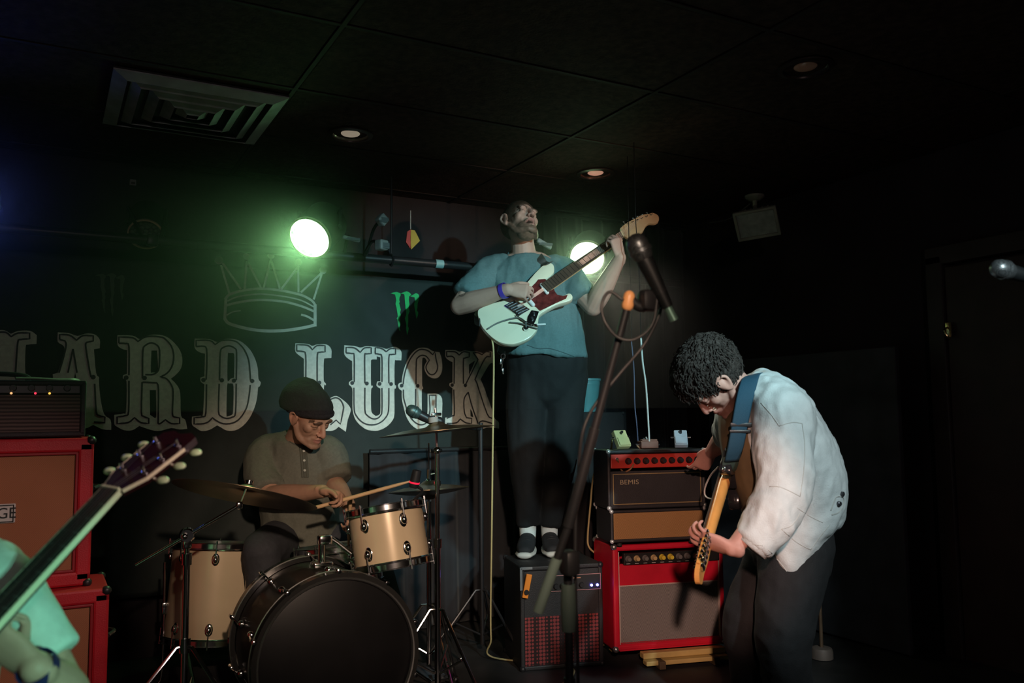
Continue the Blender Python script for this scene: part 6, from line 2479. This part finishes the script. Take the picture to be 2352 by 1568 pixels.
# ---- black guitar
heel, nutp = P(1668, 1096, 2.98), P(1628, 1238, 2.70)
ax_ = (nutp - heel).normalized()
nrm = (-RT * .86 + FW * .35 - UP * .1)
nrm = (nrm - ax_ * nrm.dot(ax_)).normalized()
sy = nrm.cross(ax_)
GM2 = Matrix(((ax_.x, sy.x, nrm.x, heel.x), (ax_.y, sy.y, nrm.y, heel.y), (ax_.z, sy.z, nrm.z, heel.z), (0, 0, 0, 1)))
nl = (nutp - heel).length
gt = thing('electric_guitar', 'black electric guitar with maple neck pointing down, held by the bent guitarist', 'guitar', heel)


def guitar_body(mb, sx=1.0, off=0.0):
    o = [(.03, .03), (.075, .062), (.085, .085), (.06, .098), (.01, .098), (-.05, .105), (-.09, .110), (-.14, .100), (-.19, .112), (-.26, .150), (-.33, .155), (-.375, .125), (-.395, .05), (-.395, -.04), (-.375, -.12), (-.33, -.160), (-.26, -.155), (-.20, -.122), (-.14, -.105), (-.09, -.125), (-.04, -.135), (.02, -.125), (.045, -.11), (.05, -.085), (.03, -.06), (.0, -.045), (.0, -.03), (.03, -.028)]
    pl = [tuple(p) for p in cr([(x * sx + off, y * sx) for x, y in o + [o[0]]], 4)][:-1]
    n = len(pl)
    ar = sum(pl[i][0] * pl[(i + 1) % n][1] - pl[(i + 1) % n][0] * pl[i][1] for i in range(n))
    s = 1 if ar > 0 else -1
    lay = []
    for r, z in ((.008, .0), (.002, -.002), (.0, -.008), (0, -.032), (.002, -.038), (.008, -.040)):
        lay.append([(p[0], p[1], z) for p in inset(pl, r * s)])
    fs = []
    for i in range(len(lay) - 1):
        for k in range(n):
            k2 = (k + 1) % n
            fs.append((i * n + k, i * n + k2, (i + 1) * n + k2, (i + 1) * n + k))
    for li in (0, len(lay) - 1):
        tri = tessellate_polygon([[V((p[0], p[1], 0)) for p in lay[li]]])
        fs += [tuple(li * n + i for i in t) for t in tri]
    mb.add([p for l in lay for p in l], fs)


b = MB(GM2)
guitar_body(b, .95)
b.build('body', mat('black_lacquer', (.015, .015, .017), .18, coat=.5), gt)
b = MB(GM2)
b.prism([(-.02, .02), (.0, .06), (-.06, .085), (-.14, .07), (-.2, .085), (-.25, .05), (-.23, -.06), (-.15, -.075), (-.06, -.09), (-.02, -.05)], Matrix.Identity(4), .001, .0035)
b.build('pickguard', mat('white_guard', (.6, .6, .58), .4), gt, smooth=False)
for x in (-.07, -.13, -.19):
    MB(GM2).box((x, 0, .008), (.018, .07, .012), bev=.004).build('pickup', SIL, gt)
MB(GM2).box((-.26, 0, .008), (.05, .07, .014), bev=.003).build('bridge', CHROME, gt, smooth=False)
for q in ((-.02, -.05, -.045), (-.02, .03, -.045), (.02, -.03, -.045)):
    pass
MB(GM2).box((-.01, 0, -.042), (.05, .055, .004), bev=.001).build('neck_plate', CHROME, gt, smooth=False)
MAP2 = mat('amber_maple', (.72, .34, .09), .35, var=.12, vscale=14, coat=.3)
b = MB(GM2)
b.tube([(-.03, 0, -.004), (.02, 0, .0), (.05, 0, .003), (nl, 0, .004)], [.026, .026, .0262, .0215], 16, 1, side=V((0, 1, 0)), rb=[.018, .018, .019, .0165])
b.build('neck', MAP2, gt)
b = MB(GM2)
b.prism([(-.05, -.027), (nl, -.0215), (nl, .0215), (-.05, .027)], Matrix.Identity(4), .014, .020)
fb = b.build('fretboard', mat('dark_rosewood', (.05, .03, .02), .4, var=.2), gt, smooth=False)
for k in range(1, 20):
    xx = nl - (nl + .05) * 1.45 * (1 - 2 ** (-k / 12.0))
    if xx > -.048:
        MB(GM2).box((xx, 0, .0207), (.0018, .045, .0014)).build('fret', mat('fret_wire', (.7, .7, .68), .25, 1), fb, smooth=False)
b = MB(GM2)
hs = [(0, -.021), (.03, -.03), (.07, -.034), (.13, -.030), (.165, -.036), (.185, -.020), (.182, .0), (.165, .014), (.12, .020), (.06, .026), (.02, .024), (0, .0215)]
hsp = [tuple(p) for p in cr([(nl + x, y) for x, y in hs] + [(nl, -.021)], 3)][:-1]
b.prism(hsp, Matrix.Identity(4), -.004, .011)
hd = b.build('headstock', MAP2, gt, smooth=False)
for k in range(6):
    x = nl + .025 + .024 * k
    b = MB(GM2)
    b.cyl((x, .018 - .002 * k, -.010), (x, .018 - .002 * k, .020), .0045, n=8)
    b.box((x, .020 - .002 * k, -.010), (.016, .020, .012), bev=.003)
    b.cyl((x, .030, -.010), (x, .044, -.010), .003, n=8)
    b.ball((x, .050, -.010), (.0065, .008, .005), 10)
    b.build('tuner', CHROME, hd)
b = MB(GM2)
for k in range(6):
    b.tube([(-.26, (k - 2.5) * .010, .016), (nl, (k - 2.5) * .0066, .023), (nl + .03 + .022 * k, .012 - .002 * k, .018)], .0007, 5)
tag(b.build('strings', mat('string_steel', (.7, .7, .68), .3, 1), gt), kind='stuff')
b = MB(GM2)
b.ball((.07, .085, -.018), .008, 10)
b.cyl((.07, .085, -.018), (.09, .088, -.018), .005, n=10)
b.ball((-.02, .1, -.018), (.010, .012, .010), 10)
b.build('strap_buttons', CHROME, gt)
# navy strap from the shoulder to the upper horn
horn = GM2 @ V((.075, .088, -.018))
b = MB()
b.tube([P(1752, 903, 3.07), P(1744, 868, 2.99), P(1726, 864, 2.89), P(1712, 908, 2.84), P(1701, 965, 2.83), P(1690, 1025, 2.85), P(1681, 1060, 2.885)], [.028] * 7, 10, 4, side=RT * .95 + UP * .25, rb=[.0035] * 7)
strap = b.build('strap', mat('navy_webbing', (.010, .052, .090), .8, bump=.3, bscale=400), gt, smooth='all')
b = MB()
b.tube([P(1681, 1050, 2.88), P(1675, 1078, 2.90), P(1669, 1096, 2.93)], [.030, .026, .012], 10, 2, side=RT * .95 + UP * .25, rb=[.004] * 3)
b.build('strap_end', mat('dark_green_leather', (.03, .05, .04), .5), strap)
b = MB()
b.box(P(1703, 975, 2.832), (.075, .008, .014), rot=Matrix((RT, FW, UP)).transposed(), bev=.003)
b.box(P(1700, 990, 2.832), (.072, .008, .010), rot=Matrix((RT, FW, UP)).transposed(), bev=.003)
b.build('buckle', BLACKPLA, strap)
# white lead from his guitar past the amplifier
cable('guitar_cable', 'thin white guitar cable looping in front of the black amplifier head',
      [P(1650, 1072, 3.3), P(1632, 1092, 3.45), P(1620, 1118, 3.5), P(1619, 1135, 3.5), P(1627, 1144, 3.45), P(1645, 1146, 3.35), P(1664, 1145, 3.2)], .0036, GC, base=P(1650, 1072, 3.3))

# =================================================================== guitarist at the left edge
pr = thing('person', 'guitarist at the left edge in white t-shirt coloured as mint-lit and dark wristband gripping a guitar neck', 'person', V((P(-230, 1500, 1.75).x, P(-230, 1500, 1.75).y, 0)))
sh0, el, wr = P(18, 1318, 1.60), P(150, 1590, 1.54), P(84, 1532, 1.47)
hcL = P(-190, 1040, 1.68)
HM = head_frame(hcL, -FW * .75 - UP * .5 - RT * .2, UP * .85 - FW * .5)
b = MB()
make_head(b, HM)
limb(b, [P(-200, 1290, 1.78), P(-198, 1210, 1.77), P(-193, 1120, 1.73), hcL + V((0, 0, -.03))], [.08, .062, .056, .058], 18)
limb(b, [P(-200, 1310, 1.78), P(-205, 1420, 1.80), P(-210, 1560, 1.84), P(-215, 1700, 1.86)], [.12, .14, .13, .14], 18, side=RT, rb=[.07, .09, .09, .10])
hipz = P(-215, 1700, 1.86)
for s in (-1, 1):
    h = hipz + RT * (.10 * s)
    k = V((h.x - FW.x * .12 + RT.x * .05 * s, h.y - FW.y * .12 + RT.y * .05 * s, .075))
    f = V((h.x + FW.x * .33 + RT.x * .05 * s, h.y + FW.y * .33, .06))
    limb(b, [h, (h + k) / 2, k], [.09, .08, .06], 14)
    limb(b, [k, (k + f) / 2, f], [.058, .054, .036], 14)
limb(b, [sh0, (sh0 + el) / 2, el], [.036, .036, .037], 14)
limb(b, [el, el + (wr - el) * .3, el + (wr - el) * .7, wr], [.042, .042, .034, .028], 14)
hand(b, wr, -RT * .80 + UP * .55 + FW * .02, FW * .92 + UP * .30, 1, 1.0, ((40, 62, 35), (45, 65, 35), (50, 68, 38), (55, 68, 38)), 3, tdir=UP * .9 - RT * .2 + FW * .35)
rsh, rel, rwr = P(-420, 1330, 1.70), P(-470, 1600, 1.62), P(-300, 1640, 1.40)
limb(b, [rsh, (rsh + rel) / 2, rel], [.055, .046, .042], 14)
limb(b, [rel, (rel + rwr) / 2, rwr], [.042, .038, .028], 14)
hand(b, rwr, RT * .9 + FW * .2, FW * .9 - UP * .3, 1, 1.0, ((30, 40, 25),) * 4, 3)
me = fuse(b, .0040, 5)
face_sculpt(me, HM)
face_paint(me, HM, (.50, .31, .23))
add_mesh('body', me, SKIN, pr, smooth='all')
hair_shell(HM, lambda q: .012, lambda q: smoothstep(-.01, .012, (q.z - .01) * .9 - (q.y - .05)) * smoothstep(-.05, -.03, q.z)).build('hair', hm, pr, smooth='all')
MT = mat('white_cotton_painted_mint_light', (.62, .78, .70), .85, var=.06, vscale=60, bump=.15, bscale=400)  # white cotton with the mint stage light put into its colour
b = MB()
limb(b, [P(-200, 1205, 1.77), P(-200, 1235, 1.77), P(-203, 1320, 1.78), P(-205, 1440, 1.79), P(-212, 1600, 1.83), P(-215, 1690, 1.85)], [.075, .13, .175, .18, .17, .175], 24, side=RT, rb=[.07, .09, .115, .125, .13, .14], ends=False)
limb(b, [P(-60, 1300, 1.66), P(2, 1330, 1.60), P(64, 1405, 1.575), P(136, 1500, 1.555)], [.064, .055, .048, .038], 18, ends='start')
limb(b, [P(-330, 1300, 1.70), P(-420, 1335, 1.70), P(-440, 1420, 1.68), P(-455, 1500, 1.66)], [.066, .07, .068, .064], 18, ends='start')
cloth_obj('t_shirt', b, MT, pr, .006, 4, (folds(9, .006, (1, 1, .6), 41), folds(22, .002, (1, 1, .7), 3)))
b = MB()
limb(b, [P(-214, 1680, 1.85), hipz, hipz - V((0, 0, .05))], [.17, .175, .15], 20, side=RT, rb=[.13, .14, .12])
for s in (-1, 1):
    h = hipz + RT * (.10 * s)
    k = V((h.x - FW.x * .12 + RT.x * .05 * s, h.y - FW.y * .12 + RT.y * .05 * s, .09))
    f = V((h.x + FW.x * .33 + RT.x * .05 * s, h.y + FW.y * .33, .08))
    limb(b, [h, (h + k) / 2, k], [.105, .095, .078], 14)
    limb(b, [k, (k + f) / 2, f], [.074, .066, .055], 14)
cloth_obj('jeans', b, DEN, pr, .009, 4, (folds(9, .006, (1, 1, 1), 6),))
b = MB()
wb = el + (wr - el) * .96
b.lathe([(.034, -.009), (.035, .0), (.034, .009), (.031, .009), (.031, -.009)], axis_frame(wb, wr - el), 28, closed=True)
b.build('wristband', mat('dark_blue_band', (.02, .025, .10), .5), pr)

# ---- his guitar, neck rising to the right
na, nb = P(8, 1392, 1.47), P(256, 1126, 1.66)
ax_ = (nb - na).normalized()
nrm = (-FW * .86 - RT * .36 + UP * .36)
nrm = (nrm - ax_ * nrm.dot(ax_)).normalized()
sy = nrm.cross(ax_)
GM3 = Matrix(((ax_.x, sy.x, nrm.x, na.x), (ax_.y, sy.y, nrm.y, na.y), (ax_.z, sy.z, nrm.z, na.z), (0, 0, 0, 1)))
nl = (nb - na).length
gt = thing('electric_guitar', 'dark guitar whose pale-edged neck and headstock rise across the left edge', 'guitar', na)
DN = mat('cherry_mahogany', (.024, .006, .007), .3, coat=.4, var=.15)
EB = mat('ebony', (.022, .024, .020), .42, var=.2)
IV = mat('ivory_binding', (.78, .74, .52), .4)
b = MB(GM3)
b.tube([(-.22, 0, -.008), (-.1, 0, -.008), (nl, 0, -.006)], [.028, .027, .0215], 16, 1, side=V((0, 1, 0)), rb=[.018, .016, .0135])
b.build('neck', DN, gt)
b = MB(GM3)
b.prism([(-.24, -.0275), (nl, -.0215), (nl, .0215), (-.24, .0275)], Matrix.Identity(4), -.001, .0055)
fb = b.build('fretboard', EB, gt, smooth=False)
for s in (-1, 1):
    b = MB(GM3)
    b.prism([(-.24, s * .0275), (nl, s * .0215), (nl, s * .0245), (-.24, s * .031)], Matrix.Identity(4), -.006, .0054)
    b.build('binding', IV, fb, smooth=False)
sl = (nl + .24) * 1.33
for k in range(1, 21):
    xx = nl - sl * (1 - 2 ** (-k / 12.0))
    MB(GM3).box((xx, 0, .0062), (.0018, .046, .0014)).build('fret', mat('dull_fret', (.3, .3, .3), .4, 1), fb, smooth=False)
MB(GM3).box((nl + .002, 0, .005), (.005, .047, .009), bev=.001).build('nut', IV, gt, smooth=False)
hM = GM3 @ Matrix.Translation((nl + .004, 0, 0)) @ Matrix.Rotation(R(10), 4, 'Y') @ Matrix.Scale(1.13, 4)
b = MB(hM)
hs = [(0, -.0215), (.02, -.030), (.04, -.039), (.13, -.043), (.165, -.040), (.175, -.022), (.168, 0), (.175, .022), (.165, .040), (.13, .043), (.04, .039), (.02, .030), (0, .0215)]
b.prism(hs, Matrix.Identity(4), -.012, .002)
hd = b.build('headstock', DN, gt, smooth=False)
for s in (-1, 1):
    b = MB(hM)
    b.prism([(x, y) for x, y in [(0, s * .0215), (.02, s * .030), (.04, s * .039), (.13, s * .043), (.13, s * .0455), (.04, s * .0415), (.02, s * .0325), (0, s * .024)]], Matrix.Identity(4), -.004, .0022)
    b.build('headstock_binding', IV, hd, smooth=False)
    for k in range(3):
        x = .05 + .042 * k
        b = MB(hM)
        b.cyl((x, s * .026, .0), (x, s * .026, .016), .0032, n=10)
        b.lathe([(.007, .002), (.007, .004), (.004, .005), (.0, .005)], Matrix.Translation((x, s * .026, 0)), 12)
        b.cyl((x, s * .042, -.008), (x, s * .056, -.008), .0028, n=8)
        tn = b.build('tuner', CHROME, hd)
        b = MB(hM)
        b.ball((x, s * .065, -.008), (.0088, .0125, .0055), 12)
        b.build('tuner_button', mat('pale_green_button', (.55, .72, .42), .35), tn)
b = MB(GM3)
for k in range(6):
    yy = (k - 2.5) * .0070
    s = -1 if k < 3 else 1
    kk = (k if k < 3 else 5 - k)
    e = GM3.inverted() @ (hM @ V((.05 + .042 * kk, s * .026, .010)))
    b.tube([(-.42, (k - 2.5) * .0105, .014), (nl, yy, .010), tuple(e)], .0007, 5)
tag(b.build('strings', mat('string_steel', (.7, .7, .68), .3, 1), gt), kind='stuff')
b = MB(GM3 @ Matrix.Translation((-.22, 0, -.004)))
guitar_body(b, .95)
b.build('body', mat('cherry_lacquer', (.14, .014, .016), .2, coat=.5), gt)
MB(GM3).box((-.50, 0, .006), (.03, .08, .012), bev=.004).build('bridge', CHROME, gt, smooth=False)
for x in (-.3, -.42):
    MB(GM3).box((x, 0, .004), (.035, .07, .010), bev=.004).build('pickup', CHROME, gt, smooth=False)
